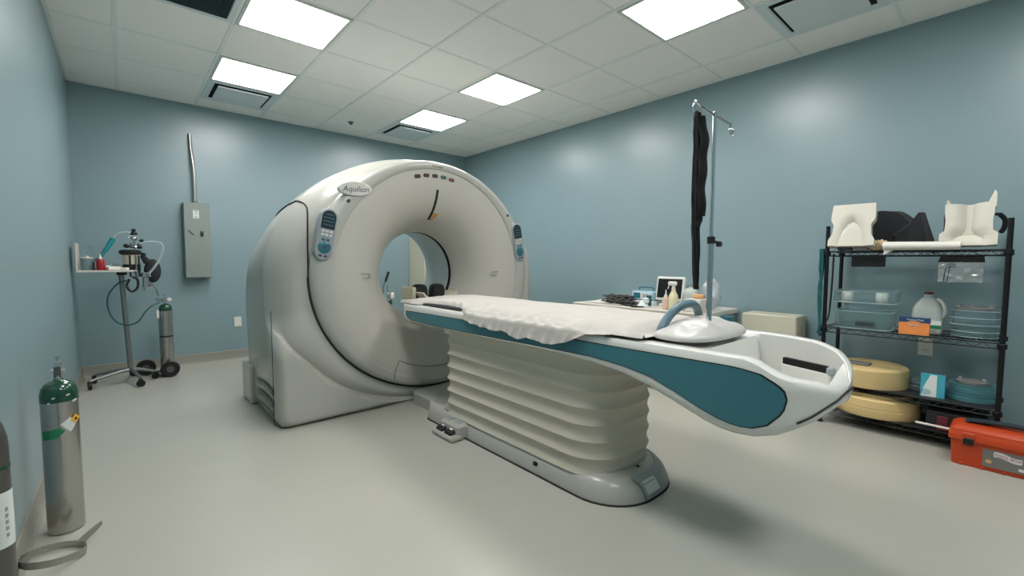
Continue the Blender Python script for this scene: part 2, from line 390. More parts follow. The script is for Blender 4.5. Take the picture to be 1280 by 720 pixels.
# front rim
def zsc(r): return 1-.085*sm((r-.84)/.18)
rim = [(.982, -.40), (.990, -.43), (.991, -.462), (.987, -.482), (.973, -.502), (.952, -.516), (.925, -.524), (.88, -.527), (.852, -.527), (.843, -.522), (.84, -.512)]
def rimring(r, y): return [G(r*math.cos(2*PI*k/NA), y, GZ+zsc(r)*r*math.sin(2*PI*k/NA)) for k in range(NA)]
frim = B().loft([rimring(*p) for p in rim], cap=False).build('front_rim', 'cover', gan)
dprof = [(.842, -.515), (.80, -.519), (.74, -.517), (.68, -.508), (.62, -.49), (.56, -.459), (.51, -.42), (.47, -.376), (.44, -.335), (.412, -.285), (.39, -.24), (.374, -.20), (.364, -.17), (.36, -.15)]
B().loft([rimring(*p) for p in dprof], cap=False).build('face_disc', 'disc', gan, smooth=60)
def ydisc(r): return interp(r, sorted([(a, c) for a, c in dprof]))
B().loft([rimring(*p) for p in ((.36, -.152), (.372, -.150), (.372, -.108), (.36, -.106))], cap=False).build('scan_window', 'slit', gan)
B().loft([rimring(*p) for p in ((.36, -.108), (.358, 0), (.36, .1), (.372, .2), (.395, .3), (.425, .4), (.458, .462))], cap=False).build('bore_tunnel', 'bore', gan, smooth=60)
# control panels on the rim
def capsule(hw, hl, n=8, taper=1.):
    o = []
    for (cy, a0, w) in ((hl-hw, 0, hw), (-hl+hw*taper, 180, hw*taper)):
        for k in range(n+1):
            q = math.radians(a0+180*k/n); o.append((w*math.cos(q), cy+w*math.sin(q)))
    return o
def control_panel(sgn):
    T_ = frame((GX+sgn*(.895 if sgn < 0 else .862), -.531, 1.285), (1, 0, sgn*.19), (-sgn*.19, 0, 1))
    cp = B(T_).loft([[V((x*s1, y*s1, z)) for x, y in capsule(.058, .178)] for s1, z in ((1, -.05), (1, .004), (.96, .009), (.90, .009))]).build('control_panel', 'cpan', gan)
    scn = [(-.045, .04), (.045, .04)]+[(.047*math.cos(q), .115+.05*math.sin(q)) for q in [math.radians(18*k) for k in range(11)]]
    B(T_).prism(scn, .008, .011, lambda a, b_, h: V((a, b_, h))).build('display', 'lcd', cp)
    l = B(T_)
    for yy in (.066, .09, .114, .138): l.box((0, yy, .0112), (.07 if yy < .13 else .05, .006, .001))
    l.build('display_lines', 'lcdl', cp)
    for r_ in (0, 1):
        for c_ in (-1, 0, 1): B(T_).box((c_*.027, .022-.026*r_, .010), (.02, .016, .006), bev=.002).build('button', 'btn', cp)
    for c_ in (-1, 1): B(T_).box((c_*.016, -.035, .010), (.02, .014, .006), bev=.002).build('button', 'teal', cp)
    B(T_).lathe([(.043, .006), (.043, .011), (.038, .014), (0, .014)], (0, -.088, 0), 24).build('round_keypad', 'teal', cp)
    B(T_).lathe([(.016, .013), (.016, .0155), (0, .0155)], (0, -.088, 0), 16).build('button', 'bdark', cp)
    for c_ in (-1, 1): B(T_).box((c_*.017, -.146, .010), (.022, .014, .006), bev=.002).build('button', 'bdark', cp)
control_panel(-1); control_panel(1)
T_ = frame((GX-.685, -.530, 1.615), (1, 0, .05), (-.05, 0, 1))
ov = B(T_).loft([[V((.118*s1*math.cos(2*PI*k/40), .05*s1*math.sin(2*PI*k/40), z)) for k in range(40)] for s1, z in ((1, -.04), (1, .004), (.95, .007))]).build('logo_plate', 'oval', gan)
text('Aquilion', .056, T_ @ Matrix.Translation((0, -.004, .0075)), 'ink', ov, shear=.25)
text('TOSHIBA', .026, frame((GX-.01, -.5275, 1.862), (1, 0, 0), (0, 0, 1)), 'ink2', gan)
for k, (uu, zz, c) in enumerate(((-.188, 1.768, 'indD'), (-.109, 1.784, 'indD'), (-.030, 1.789, 'indD'), (.049, 1.788, 'indG'), (.128, 1.776, 'indP'))):
    a_ = -uu*.9
    B(frame((GX+uu, -.520, zz), (math.cos(a_), 0, math.sin(a_)), (-math.sin(a_), 0, math.cos(a_)))).loft([[V((x*s1, y*s1, z)) for x, y in rrect(-.026, .026, -.014, .014, .012)] for s1, z in ((1, -.006), (1, .004), (.85, .007))]).build('indicator_lamp', c, gan)
# laser slot and stickers on the funnel
def strip(u0, u1, r0, r1, lift, m, name, n=14):
    b = B()
    def fn(i, j):
        r = r0+(r1-r0)*i; u = u0+(u1-u0)*j; d = (ydisc(r+.01)-ydisc(r-.01))/.02
        nrm = V((0, -1, d)).normalized()*lift
        return G(u, ydisc(r), GZ+r)+nrm
    b.grid(fn, n, 2, thick=.004); return b.build(name, m, gan)
strip(-.010, .010, .685, .455, .004, 'gap', 'laser_slot')
strip(.018, .06, .505, .475, .003, 'orange_s', 'warning_sticker', 3); strip(.018, .045, .465, .452, .003, 'orange_s', 'warning_sticker', 3)
for sg in (-1, 1):   # side laser windows: shallow recesses
    r0 = .625; yy = ydisc(r0)
    T_ = frame((GX+sg*r0, yy-.002, GZ+.0), (1, 0, 0) if sg < 0 else (1, 0, 0), (0, 0, 1))
    B(T_).box((0, .0, 0), (.10, .034, .006), bev=.002).build('window_recess', 'disc', gan)
    B(T_).box((.0, .012, .004), (.09, .010, .003)).build('window_painted_shadow', 'cpan', gan)  # grey strip paints in the shadow along the recess top
    B(T_).box((.045, -.002, .005), (.016, .030, .004)).build('laser_window', 'gap' if sg > 0 else 'cpan', gan)
for uu, zz, yy in ((-.735, 1.527, -.529), (.735, 1.527, -.529)):
    B(frame((GX+uu, yy, zz), (1, 0, 0), (0, 0, 1))).lathe([(.013, -.006), (.013, .003), (.009, .005), (.006, .002), (0, .002)], (0, 0, 0), 16).build('microphone', 'bdark', gan)
# access cover seams at the foot of the face
def seam(pts, w=.003):
    b = B(); b.tube(pts, w, 6); b.build('cover_seam', 'gap', gan)
def fpt(u, dz, lift=.001):
    r = math.hypot(u, dz); rr = r
    y = ydisc(r) if r < .842 else interp(r, sorted(rim)) 
    return G(u, y-lift, GZ+dz*zsc(r))
seam([fpt(.752*math.cos(math.radians(d)), .752*math.sin(math.radians(d))) for d in range(-118, -61, 3)], .0022)
for sg in (-1, 1): seam([fpt(sg*(.36+.045*min(1, (k/3))), -.66-.033*k) for k in range(0, 9)], .0022)
# left side: cover seam, exhaust slots, foot
def xside(y, z): 
    a = math.atan2(z-GZ, -1.2); return -abs(rout(a)*math.cos(a))
for k, (zz, zh) in enumerate(((.225, .035), (.145, .035), (.075, .014))):
    B().grid(lambda i, j: G(-1.2175, -.40+.44*i, zz+zh*(j-.5)+.012*math.sin(PI*i)), 10, 1, thick=.004).build('exhaust_slot', 'bdark', gan)
B().tube([G(-1.2245, -.44, z) for z in (.02, .3, .6, .78)], .002, 6).build('cover_seam', 'gap', gan)
B().box(G(-1.185, .36, .15), (.1, .3, .3), bev=.01).build('rear_foot', 'cover', gan)

# ---------------------------------------------------------------- patient couch
CX, CW = 1.87, .352
couch = thing('patient_couch', 'long white and teal patient couch in front of the scanner on a bellows pedestal', 'patient table', (1.84, -1.5, 0))
yE, yN = -3.262, -.56
def cw(y):   # half width in plan
    if y < -2.90: t = min(1, (-2.90-y)/(-2.90-yE)); return CW*max(0.004, (1-t**2.15))**(1/2.15)
    if y > -.70: t = (y+.70)/(yN+.70); return CW-.09*t**2.2
    return CW
def czt(y): return interp(y, [(-3.27, .70), (-3.24, .735), (-3.19, .765), (-3.10, .782), (-2.9, .787), (-.9, .795), (-.6, .80), (yN, .785)])
def czb(y): return interp(y, [(-3.27, .655), (-3.25, .62), (-3.2, .57), (-3.13, .525), (-3.06, .508), (-2.98, .510), (-2.9, .53), (-2.8, .565), (-2.68, .607), (-2.56, .635), (-2.4, .655), (-2.2, .663), (-.75, .66), (-.68, .672), (-.6, .73), (yN, .76)])
NCS = 14
def side_u(y, z):   # half width of the hull at height z
    zt, zb = czt(y), czb(y); h = max(.01, zt-zb); t = (z-zb)/h
    w = cw(y); r = .16
    if t < r: return w-.03*(1-t/r)**2*1.2
    if t > .86: return w-.012*((t-.86)/.14)**2
    return w
def csec(y):
    zt, zb = czt(y), czb(y); h = zt-zb; w = cw(y)
    well = sm((-2.86-y)/.03)*(1-sm((-3.20-y)/.02)); d = .012+.14*well
    d = min(d, h*.8)
    half = [(0, zb), (w*.5, zb), (max(0, w-.06), zb+.0)]
    for k in range(NCS+1):
        z = zb+.004+(h-.008)*k/NCS; half.append((side_u(y, z), z))
    rimw = .05; inner = max(w-.018-rimw, w*.3)
    half += [(w-.025 if w > .05 else w*.6, zt), (max(inner, 0), zt), (max(inner-.008, 0), zt-.004), (max(inner-.012, 0), zt-d), (0, zt-d)]
    def dz(u, z):   # the rim on the camera side dips towards the foot end
        return z-.054*sm((-3.02-y)/.13)*sm((.10-u)/.22)*sm((z-(zt-.11))/.09)
    L_ = [V((CX-u, y, dz(-u, z))) for u, z in half]; R_ = [V((CX+u, y, dz(u, z))) for u, z in half[::-1]]
    return L_+R_[1:-1] if True else None
ys = [yE, -3.2615, -3.26, -3.257, -3.252, -3.245, -3.235, -3.22, -3.2, -3.18, -3.15, -3.12, -3.09, -3.06, -3.03, -3.0, -2.96, -2.93, -2.9, -2.89, -2.875, -2.86, -2.8, -2.74, -2.68, -2.62, -2.56, -2.4, -2.2, -1.8, -1.4, -1.0, -.85, -.75, -.70, -.68, -.65, -.62, -.6, -.58, yN]
B().loft([csec(y) for y in ys]).build('couch_body', 'couch', couch, smooth=40)
# teal side panels (both sides)
top = [(-.71, .744), (-1.0, .748), (-1.5, .75), (-2.2, .75), (-2.6, .75), (-2.95, .752), (-3.02, .748), (-3.08, .732), (-3.125, .70), (-3.145, .655), (-3.135, .605), (-3.10, .567), (-3.06, .552)]
bot = [(-3.02, .551), (-2.96, .565), (-2.9, .585), (-2.8, .625), (-2.7, .66), (-2.56, .683), (-2.4, .692), (-2.0, .69), (-1.5, .683), (-1.0, .682), (-.78, .686), (-.73, .70), (-.705, .722)]
outl = []
for a_, b_ in zip(top+bot, (top+bot)[1:]+[top[0]]):
    n_ = max(1, int(math.hypot(a_[0]-b_[0], a_[1]-b_[1])/.03))
    outl += [(a_[0]+(b_[0]-a_[0])*k/n_, a_[1]+(b_[1]-a_[1])*k/n_) for k in range(n_)]
for sg in (-1, 1):
    for nm, off, grow, m_ in (('panel_gasket', .0015, .004, 'gap'), ('side_panel', .004, 0., 'couchb')):
        b = B(); cols = []
        ysd = sorted(set([round(-.705-.0244*k, 4) for k in range(101)]))
        tb = sorted(top[:10]); 
        def ztop(y): return interp(y, sorted([(-3.146, .655), (-3.140, .68)]+top[:9]))
        def zbot(y): return interp(y, sorted([(-3.146, .654), (-3.138, .612)]+[p for p in top[11:]]+bot))
        yy_ = [-3.146, -3.144, -3.14, -3.13, -3.115, -3.1, -3.08, -3.06, -3.03, -3.0, -2.96, -2.92, -2.88, -2.84, -2.8, -2.75, -2.7, -2.64, -2.58, -2.5, -2.4, -2.2, -2.0, -1.8, -1.6, -1.4, -1.2, -1.0, -.85, -.78, -.75, -.73, -.715, -.706]
        def fn(i, j):
            k = i*(len(yy_)-1); k0 = int(min(k, len(yy_)-2)); y = yy_[k0]+(yy_[k0+1]-yy_[k0])*(k-k0)
            zt_, zb_ = ztop(y)+grow, zbot(y)-grow
            if grow: y = y+(-grow if y < -2 else grow)*(1 if (y < -3.05 or y > -.8) else 0)
            z = zb_+(zt_-zb_)*j; return V((CX+sg*(side_u(y, z)+off), y, z))
        b.grid(fn, len(yy_)-1, 8, thick=(.004 if sg > 0 else -.004)); b.build(nm, m_, couch, smooth=60)
# foot end: dark slot, latch block and bumper
yv = -3.2
B().box((CX+.135, -3.095, .700), (.020, .19, .026), Matrix.Rotation(-.36, 3, 'Z')).build('accessory_slot', 'black0', couch)
def endpath(n=40):
    o = []
    for k in range(n+1):
        y = -3.12-(3.12+yE)*-1*0 ; a = PI*k/n; u = -math.cos(a); yy = -2.90+(yE+2.90)*(max(0, 1-abs(u*.985)**2.15))**(1/2.15); o.append((u, yy))
    return o
b = B(); b.tube([V((CX+(CW+.001)*.985*u, yy-.0015, czb(yy)+.026)) for u, yy in endpath() if yy < -3.17], .0035, 6); b.build('end_seam', 'gap', couch)
B().box((CX+.135, -3.095, .661), (.034, .20, .052), Matrix.Rotation(-.36, 3, 'Z'), bev=.004).build('slot_ledge', 'couch', couch)
B().box((CX+.098, -3.185, .698), (.034, .028, .036), bev=.008).build('latch_block', 'cpan', couch)
# bellows
def rring(x0, x1, y0, y1, r, z, n=10): return [V((x, y, z)) for x, y in rrect(x0, x1, y0, y1, r, n)]
b = B(); rg = []; n_f = 7; z0, z1 = .095, .66
for k in range(n_f*10+1):
    ph = k/10; z = z0+(z1-z0)*k/(n_f*10); sh = 1-abs(math.sin(PI*ph)); o_ = .012*sh**1.1-.004
    o_ *= 1-.45*sm((z-.48)/.18)
    rg.append(rring(1.568-o_, 2.10+o_, -2.425-o_, -1.12+o_, [.1, .1, .2+o_, .2+o_], z, 10))
b.loft(rg); b.build('bellows', 'bell', couch, smooth=30)
B().loft([rring(1.60, 2.12, -2.34, -.95, .18, z) for z in (.62, .668)]).build('bellows_top_plate', 'couch', couch)
# pedestal base
b = B(); ring = []
for z, i_ in ((0, 0.004), (.006, 0), (.03, .002), (.07, .012), (.095, .024), (.108, .042), (.111, .055)):
    e = -2.555+i_*1.7
    ring.append([V((x, y, z)) for x, y in rrect(1.548+i_, 2.115-i_, e, -.93+i_, [.04, .04, .24, .24], 10)])
b.loft(ring).build('pedestal_base', 'pbase', couch)
B().loft([[V((x, y, z)) for x, y in rrect(1.540, 2.123, -2.563, -.925, [.04, .04, .25, .25], 10)] for z in (.0, .004)]).build('floor_gasket', 'gap', couch)
b = B(); b.loft([[V((x, y, z)) for x, y in rrect(1.575, 2.09, -2.44, -1.05, [.1, .1, .22, .22], 10)] for z in (.108, .118)]); b.build('bellows_trim', 'pbase', couch)
B().box((1.553, -2.02, .055), (.012, .028, .02), bev=.003).build('key_switch', 'black0', couch)
# cable cover toward the gantry
B().loft([[V((x, y, z)) for x, y in rrect(1.64, 2.05, -.98, -.545, .05, 5)] for z in (0, .08)]+[[V((x, y, .095)) for x, y in rrect(1.655, 2.035, -.98, -.55, .04, 5)]]).build('cable_cover', 'pbase', couch)
# label plates at the foot
T_ = frame((1.70, -2.558, .05), (.93, .30, 0), (0, .25, 1))
def baseplate(u0, u1, z0_, z1_, m_, nm):
    b = B()
    def fn(i, j):
        a = u0+(u1-u0)*i; z = z0_+(z1_-z0_)*j; q = interp(z, [(0, 0), (.03, .002), (.07, .012), (.095, .024), (.108, .042)])
        cx_, cy_ = 1.548+.24+.06, -2.555+.24; r_ = .24
        # rounded foot corner on the +x side
        X0, X1, E = 1.548+q, 2.115-q, -2.555+q*1.7
        if a < 0: x, y, nx, ny = X1-.24+a, E, 0, -1
        else:
            w = min(a/.24, PI/2); x = X1-.24+.24*math.sin(w); y = E+.24-.24*math.cos(w); nx, ny = math.sin(w), -math.cos(w)
        return V((x+nx*.0025, y+ny*.0025, z+.001))
    b.grid(fn, 8, 6, thick=-.002); return b.build(nm, m_, couch)
baseplate(-.13, .30, .012, .104, 'cpan', 'rating_plate')
b = baseplate(-.11, -.01, .03, .085, 'white_s', 'rating_label')
# foot pedals
B().box((1.535, -1.31, .045), (.10, .20, .09), bev=.012).build('pedal_housing', 'pbase', couch)
B().box((1.478, -1.30, .017), (.09, .235, .034), bev=.010).build('pedal_tray', 'pbase', couch)
for yy in (-1.25, -1.345):
    p_ = B(); p_.box((1.478, yy, .045), (.065, .072, .026), Matrix.Rotation(math.radians(-14), 3, 'Y'), bev=.008); p_ = p_.build('foot_pedal', 'pedal', couch)
    B().box((1.487, yy, .0605), (.026, .03, .004), Matrix.Rotation(math.radians(-14), 3, 'Y')).build('pedal_mark', 'btn', p_)
for yy in (-1.25, -1.345): B().box((1.545, yy, .0915), (.045, .06, .004), bev=.001).build('pedal_symbol', 'cpan', couch)

# mattress, sheet
mb = B(); mb.loft([[V((x, y, z)) for x, y in rrect(CX-.315+i_, CX+.295-i_, -2.50+i_, -.74-i_, .05, 5)] for z, i_ in ((.7875, 0), (.806, 0), (.813, .012))])
tag(mb.build('mattress', 'matt'), 'black couch mattress, only its edge showing under the white sheet', 'mattress')
def nz(x, y, z=0): return noise.noise(V((x, y, z)))
def sheet_fn(i, j):
    y = -.585-2.065*i
    hang = interp(-y, [(0, -.0), (.75, 0), (.95, 0), (1.25, .0), (1.35, .03), (1.55, .055), (1.87, .075), (2.15, .082), (2.28, .07), (2.38, .012), (2.5, .0), (3, 0)])
    edge = interp(-y, [(.5, .33), (.8, .338), (.95, .285), (1.12, .268), (1.3, .285), (1.44, .345), (1.6, .366), (2.28, .368), (2.42, .342), (2.7, .335), (3, .33)])
    edgeF = .325+.012*nz(y*6, 3)
    Lf = edge+hang+edgeF; s = j*Lf
    ztop = .842+.007*nz(y*3, s*5)
    if y > -.72: ztop -= .026*sm((y+.72)/.1)
    if s < edgeF+edge:
        u = edgeF-s
        crown = .012*(1-(u/.34)**2)
        z = ztop-.012+crown
        eN = max(0, (abs(u)-.25)/.1)
        if y > -1.35 and y < -.9 and u < 0: eN *= .3
        z -= .03*min(1, eN)**2 if not (y > -.75) else .012*min(1, eN)
        near = sm((-u-.10)/.2)
        z += (.006*nz(y*16, u*9, 2)+.004*abs(nz(y*30+u*12, u*8, 5)))*(.35+near)+.0025*nz(y*5, u*40, 1)
        z += .007*near*math.sin(y*58+6*nz(y*4, u*4)+u*14)*sm((-1.05-y)/.3)*sm((y+2.45)/.25)
        z -= .04*sm((-2.52-y)/.10)
        z = max(z, .8175-.0165*sm((-2.52-y)/.08) if -.325 < u < .31 else .7995+.018*max(0, 1-abs(abs(u)-.325)/.015)*(abs(u) < .34))
        return V((CX+u, y, z))
    d = s-edgeF-edge; f = d/max(hang, 1e-4)
    w = math.sin(y*92+9*nz(y*4, -.35)-f*3.0)*.006*f+.013*abs(nz(y*26, f*1.5, 4))*f
    return V((CX-edge-.006-.006*f-abs(w)-.004*f, y-.015*f*nz(y*8, 1), .800-d*(1+.25*nz(y*9, 7))))
sh = B(); sh.grid(sheet_fn, 230, 70)
o = tag(sh.build('bed_sheet', 'sheet', smooth=80), 'crumpled white sheet spread along the couch and hanging over its near side', 'sheet')
# folded sheet bunch at the couch nose
# wrapped hump at the foot end + blue handle
b = B()
def hump(i, j):
    a = 2*PI*j; n_ = 2.7; q = (abs(math.cos(a))**n_+abs(math.sin(a))**n_)**(-1/n_)
    r = min(1, i/.9); x = CX-.01+.27*q*r*math.cos(a); y = -2.735+.135*q*r*math.sin(a)
    h = .014+.050*(1-r**2.6)**.9+.016*nz(x*11, y*16)*(1-r**4)+.010*abs(nz(x*26, y*20, 3))*(1-r**3)
    if i > .9: h = .014*(1-(i-.9)/.1)
    return V((x, y, .7975+max(h, 0)))
b.grid(hump, 24, 72); b.loft([[V((CX-.01+.27*q_*math.cos(a_), -2.735+.135*q_*math.sin(a_), .7972)) for a_ in [2*PI*k/72 for k in range(72)] for q_ in [(abs(math.cos(a_))**2.7+abs(math.sin(a_))**2.7)**(-1/2.7)]] for _ in (0,)], cap=True) if False else None
tag(b.build('wrapped_cushion', 'pouch', smooth=80), 'white plastic-wrapped rounded cushion at the foot end of the couch', 'cushion')
hp = [(1.655, -2.655, .80), (1.675, -2.655, .838), (1.73, -2.66, .885), (1.80, -2.668, .916), (1.88, -2.672, .922), (1.955, -2.66, .903), (2.01, -2.645, .87), (2.035, -2.64, .83)]
hb = B(); hb.tube(curve(hp, 6), .019, 14); 
tag(hb.build('grab_handle', 'bluehandle', smooth=60), 'blue-grey arched grab handle at the foot end of the couch', 'handle')

# head holder at the couch nose
hh = thing('head_holder', 'beige head holder with two black side pads sticking out of the couch nose', 'head holder', (CX, -.4, .75))
b = B()
def cradle(i, j):
    y = -.62+.32*i; a = math.radians(200+140*j); r = .17
    return V((CX+r*math.cos(a)*1.0, y, .90+r*.72*math.sin(a)+ (.0)))
b.grid(cradle, 6, 20, thick=.012); b.box((CX, -.46, .755), (.16, .34, .03), bev=.008); b.build('cradle', 'beige', hh)
for sg in (-1, 1):
    p_ = [(-.068, 0), (-.05, -.018), (.05, -.018), (.066, .0), (.070, .055), (.056, .09), (.03, .102), (-.025, .102), (-.05, .085)]
    T_ = frame((CX+sg*.082-.015, -.44, .818), (1, 0, 0), (0, 0, 1))
    q = B(T_); q.loft([[V((x*s1*.92, y*s1+(1-s1)*.04, z)) for x, y in p_] for s1, z in ((.85, -.045), (1, -.03), (1, .03), (.85, .045))]); q.build('side_pad', 'rub', hh, smooth=50)
q = B().box((CX-.175, -.42, .853), (.03, .2, .10), bev=.01); q.build('outer_wing', 'beige', hh)

# IV pole with sash
px, py = 1.836, -2.775
iv = thing('iv_pole', 'slim chrome IV pole with a hooked crossbar clamped at the couch foot', 'IV pole', (px, py, .87))
B().tube([(px, py, .80), (px, py, 1.20)], .0115, 14).build('outer_pole', 'chrome', iv)
B().tube([(px, py, 1.20), (px, py, 1.715)], .0075, 12).build('inner_pole', 'chrome', iv)
c_ = B(); c_.lathe([(.016, 1.185), (.016, 1.215)], (px, py, 0), 14); c_.tube([(px, py, 1.2), (px+.045, py-.01, 1.19)], .006, 8); c_.box((px+.05, py-.012, 1.185), (.03, .018, .024), bev=.005); c_.build('clamp_knob', 'rub', iv)
bz = 1.715
c_ = B(); c_.tube(curve([(px-.175, py, bz-.03), (px-.178, py, bz+.0), (px-.16, py, bz+.018), (px-.12, py, bz+.008), (px, py, bz), (px+.12, py, bz-.004), (px+.155, py, bz-.006)], 5), .006, 10)
c_.tube(curve([(px+.155, py, bz-.006), (px+.158, py, bz-.03), (px+.162, py, bz-.05), (px+.175, py, bz-.055), (px+.18, py, bz-.035)], 4), .005, 8)
c_.tube(curve([(px-.175, py, bz-.03), (px-.165, py, bz-.045), (px-.15, py, bz-.04), (px-.145, py, bz-.02)], 4), .005, 8)
c_.lathe([(.009, -.008), (.009, .01), (.004, .014), (0, .014)], (px, py, bz), 12); c_.build('crossbar', 'chrome', iv)
for dx in (.155, .172): B().sphere((px+dx, py, bz-.03), .009, 10).build('hook_tip', 'chrome', iv)
b = B()
def sash(i, j):
    z = 1.69-.69*i; w = interp(i, [(0, .03), (.03, .072), (.12, .088), (.35, .084), (.6, .078), (.64, .052), (.8, .040), (.92, .026), (1, .005)])
    cxs = px-.150+interp(i, [(0, 0), (.15, .014), (.6, .014), (.64, .002), (1, .036)])+.004*math.sin(i*11); t = (j-.5)
    return V((cxs-.012+w*t, py-.006+.010*math.cos(t*9)+.004*nz(i*9, t*4), z))
b.grid(sash, 60, 10, thick=.006); b.grid(lambda i, j: sash(.02+.56*i, j*.5+.45)+V((.002, -.012+.003*math.sin(i*20), 0)), 34, 6, thick=.005)
tag(b.build('restraint_strap', 'blackf', smooth=70), 'long black fabric strap hanging from the hook of the IV pole', 'strap')

# ---------------------------------------------------------------- electrical panel
ep = thing('electrical_panel', 'grey wall-mounted electrical disconnect box with a conduit rising from its top', 'electrical box', (.587, YB-.07, .92))
ex0, ex1, ez0, ez1, ey = .465, .69, .925, 1.705, YB-.115
B().box(((ex0+ex1)/2, (ey+YB)/2, (ez0+ez1)/2), (ex1-ex0, YB-ey-.002, ez1-ez0), bev=.004).build('enclosure', 'pgrey', ep)
dr = B().box(((ex0+ex1)/2, ey-.004, (ez0+ez1)/2-.005), (ex1-ex0-.006, .01, ez1-ez0-.02), bev=.002).build('door', 'pgrey', ep)
lb = B().box((.57, ey-.0105, 1.585), (.052, .003, .085)).build('warning_label', 'white_s', ep)
text('!', .045, frame((.57, ey-.0125, 1.59), (1, 0, 0), (0, 0, 1)), 'ink2', ep)
for (x_, z_) in ((.57, 1.556), (.57, 1.618)): B().box((x_, ey-.0125, z_), (.03, .001, .005)).build('label_line', 'ink2', ep)
B().tube([(.505, ey-.014, 1.425), (.53, ey-.018, 1.395), (.548, ey-.014, 1.375)], .006, 8).build('door_latch', 'postm', ep)
hb = B().box((.615, ey-.014, 1.385), (.026, .014, .055), bev=.003).build('handle_housing', 'rub', ep)
B().box((.615, ey-.022, 1.402), (.018, .012, .012), bev=.003).build('handle', 'postm', ep)
b = B(); b.tube(curve([(.572, ey+.055, 1.70), (.572, ey+.055, 2.0), (.566, ey+.06, 2.12), (.556, ey+.085, 2.26), (.553, YB-.016, 2.36), (.553, YB-.014, 2.42)], 6), .0165, 14); b.build('conduit', 'steel', ep)
B().lathe([(.024, 1.70), (.024, 1.725), (.02, 1.73)], (.572, ey+.055, 0), 12).build('conduit_nut', 'postm', ep)
for z_ in (1.2, 1.5): pass
B().box((ex1-.012, ey-.011, 1.38), (.012, .006, .02)).build('hasp', 'postm', ep); B().box((ex0+.03, ey-.0105, 1.13), (.008, .004, .008)).build('screw_head', 'postm', ep)
ob = B().box((.93, YB-.004, .42), (.07, .006, .11), bev=.002); tag(ob.build('wall_plate', 'outl'), 'white wall plate low on the back wall, half hidden by the scanner', 'wall plate')

# ---------------------------------------------------------------- gas cylinders
def cyl_tank(x, y, r, hs, ht, name, label, green_skirt=True):
    t = thing(name, label, 'gas cylinder', (x, y, 0))
    B().lathe([(r-.006, 0), (r, .006), (r, hs)], (x, y, 0), 40).build('barrel', 'alu', t)
    k = (ht-hs)
    pr = [(r+.0008, hs-.004), (r+.0012, hs), (r+.0008, hs+k*.35), (r*.93, hs+k*.62), (r*.78, hs+k*.82), (r*.5, hs+k*.97), (r*.27, hs+k*1.02), (r*.25, hs+k*1.1), (0, hs+k*1.1)]
    B().lathe(pr, (x, y, 0), 40).build('shoulder', 'tgreen', t, smooth=70)
    return t
def valve(t, x, y, z, s=1.):
    b = B(); b.box((x, y, z+.022*s), (.026*s, .022*s, .05*s), bev=.003); b.lathe([(.012*s, 0), (.012*s, .012*s)], (x, y, z-.012*s+.006), 12); b.tube([(x-.02*s, y-.005, z+.03*s), (x+.022*s, y-.005, z+.03*s)], .006*s, 8)
    b.lathe([(.011*s, .045*s), (.011*s, .06*s), (.006*s, .066*s), (.006*s, .078*s), (.010*s, .08*s), (.010*s, .086*s), (0, .086*s)], (x, y, z), 12); return b.build('valve', 'chrome', t)
def patch(t, x, y, r, poly, z0, m, name, n=6):
    # small sticker following the barrel; poly in (angle offset in metres along the arc, dz)
    b = B(); vs = [(px_, pz_) for px_, pz_ in poly]; cx_ = sum(p[0] for p in vs)/len(vs); cz_ = sum(p[1] for p in vs)/len(vs)
    def q(a, z, rr): w = a/r; return V((x+rr*math.cos(w), y+rr*math.sin(w), z0+z))
    N = len(vs); rows = []
    P_ = []
    for k in range(N):
        a_, b_ = vs[k], vs[(k+1) % N]
        for s_ in range(n): P_.append((a_[0]+(b_[0]-a_[0])*s_/n, a_[1]+(b_[1]-a_[1])*s_/n))
    rg = [[q(cx_+(a-cx_)*f, cz_+(z-cz_)*f, r+.0015) for a, z in P_] for f in (1, .75, .5, .25, .02)]
    b.loft(rg); return b.build(name, m, t, smooth=80)
tk = cyl_tank(-.236, -1.08, .056, .545, .622, 'oxygen_cylinder', 'silver oxygen cylinder with a dark green top standing alone by the left wall')
valve(tk, -.236, -1.08, .635, 1.0)
ang = lambda deg: math.radians(deg)*.056
a0 = ang(-78)   # camera side
patch(tk, -.236, -1.08, .0565, [(a0-.056, -.03), (a0-.012, -.02), (a0+.004, -.036), (a0-.022, -.062), (a0-.07, -.066), (a0-.07, -.03)], .46, 'lgreen', 'green_label')
patch(tk, -.236, -1.08, .0575, [(a0-.012, 0), (a0+.018, .022), (a0+.045, 0), (a0+.018, -.04)], .455, 'white_s', 'white_label')
patch(tk, -.236, -1.08, .0585, [(a0+.018, .003), (a0+.036, .023), (a0+.056, .003), (a0+.036, -.017)], .462, 'yel', 'hazard_diamond')
patch(tk, -.236, -1.08, .0592, [(a0+.032, .008), (a0+.04, .008), (a0+.042, -.002), (a0+.03, -.002)], .462, 'ink2', 'hazard_symbol')
patch(tk, -.236, -1.08, .0585, [(a0+.028, .0), (a0+.045, .004), (a0+.045, .012), (a0+.028, .008)], .535, 'white_s', 'small_label')
for (a_, z_, w_) in ((-.03, .578, .009), (-.045, .559, .008), (.01, .585, .012)): patch(tk, -.236, -1.08, .0575, [(a0+a_, 0), (a0+a_+w_, .002), (a0+a_+w_, .008), (a0+a_, .006)], z_-.02, 'white_s', 'paint_chip')

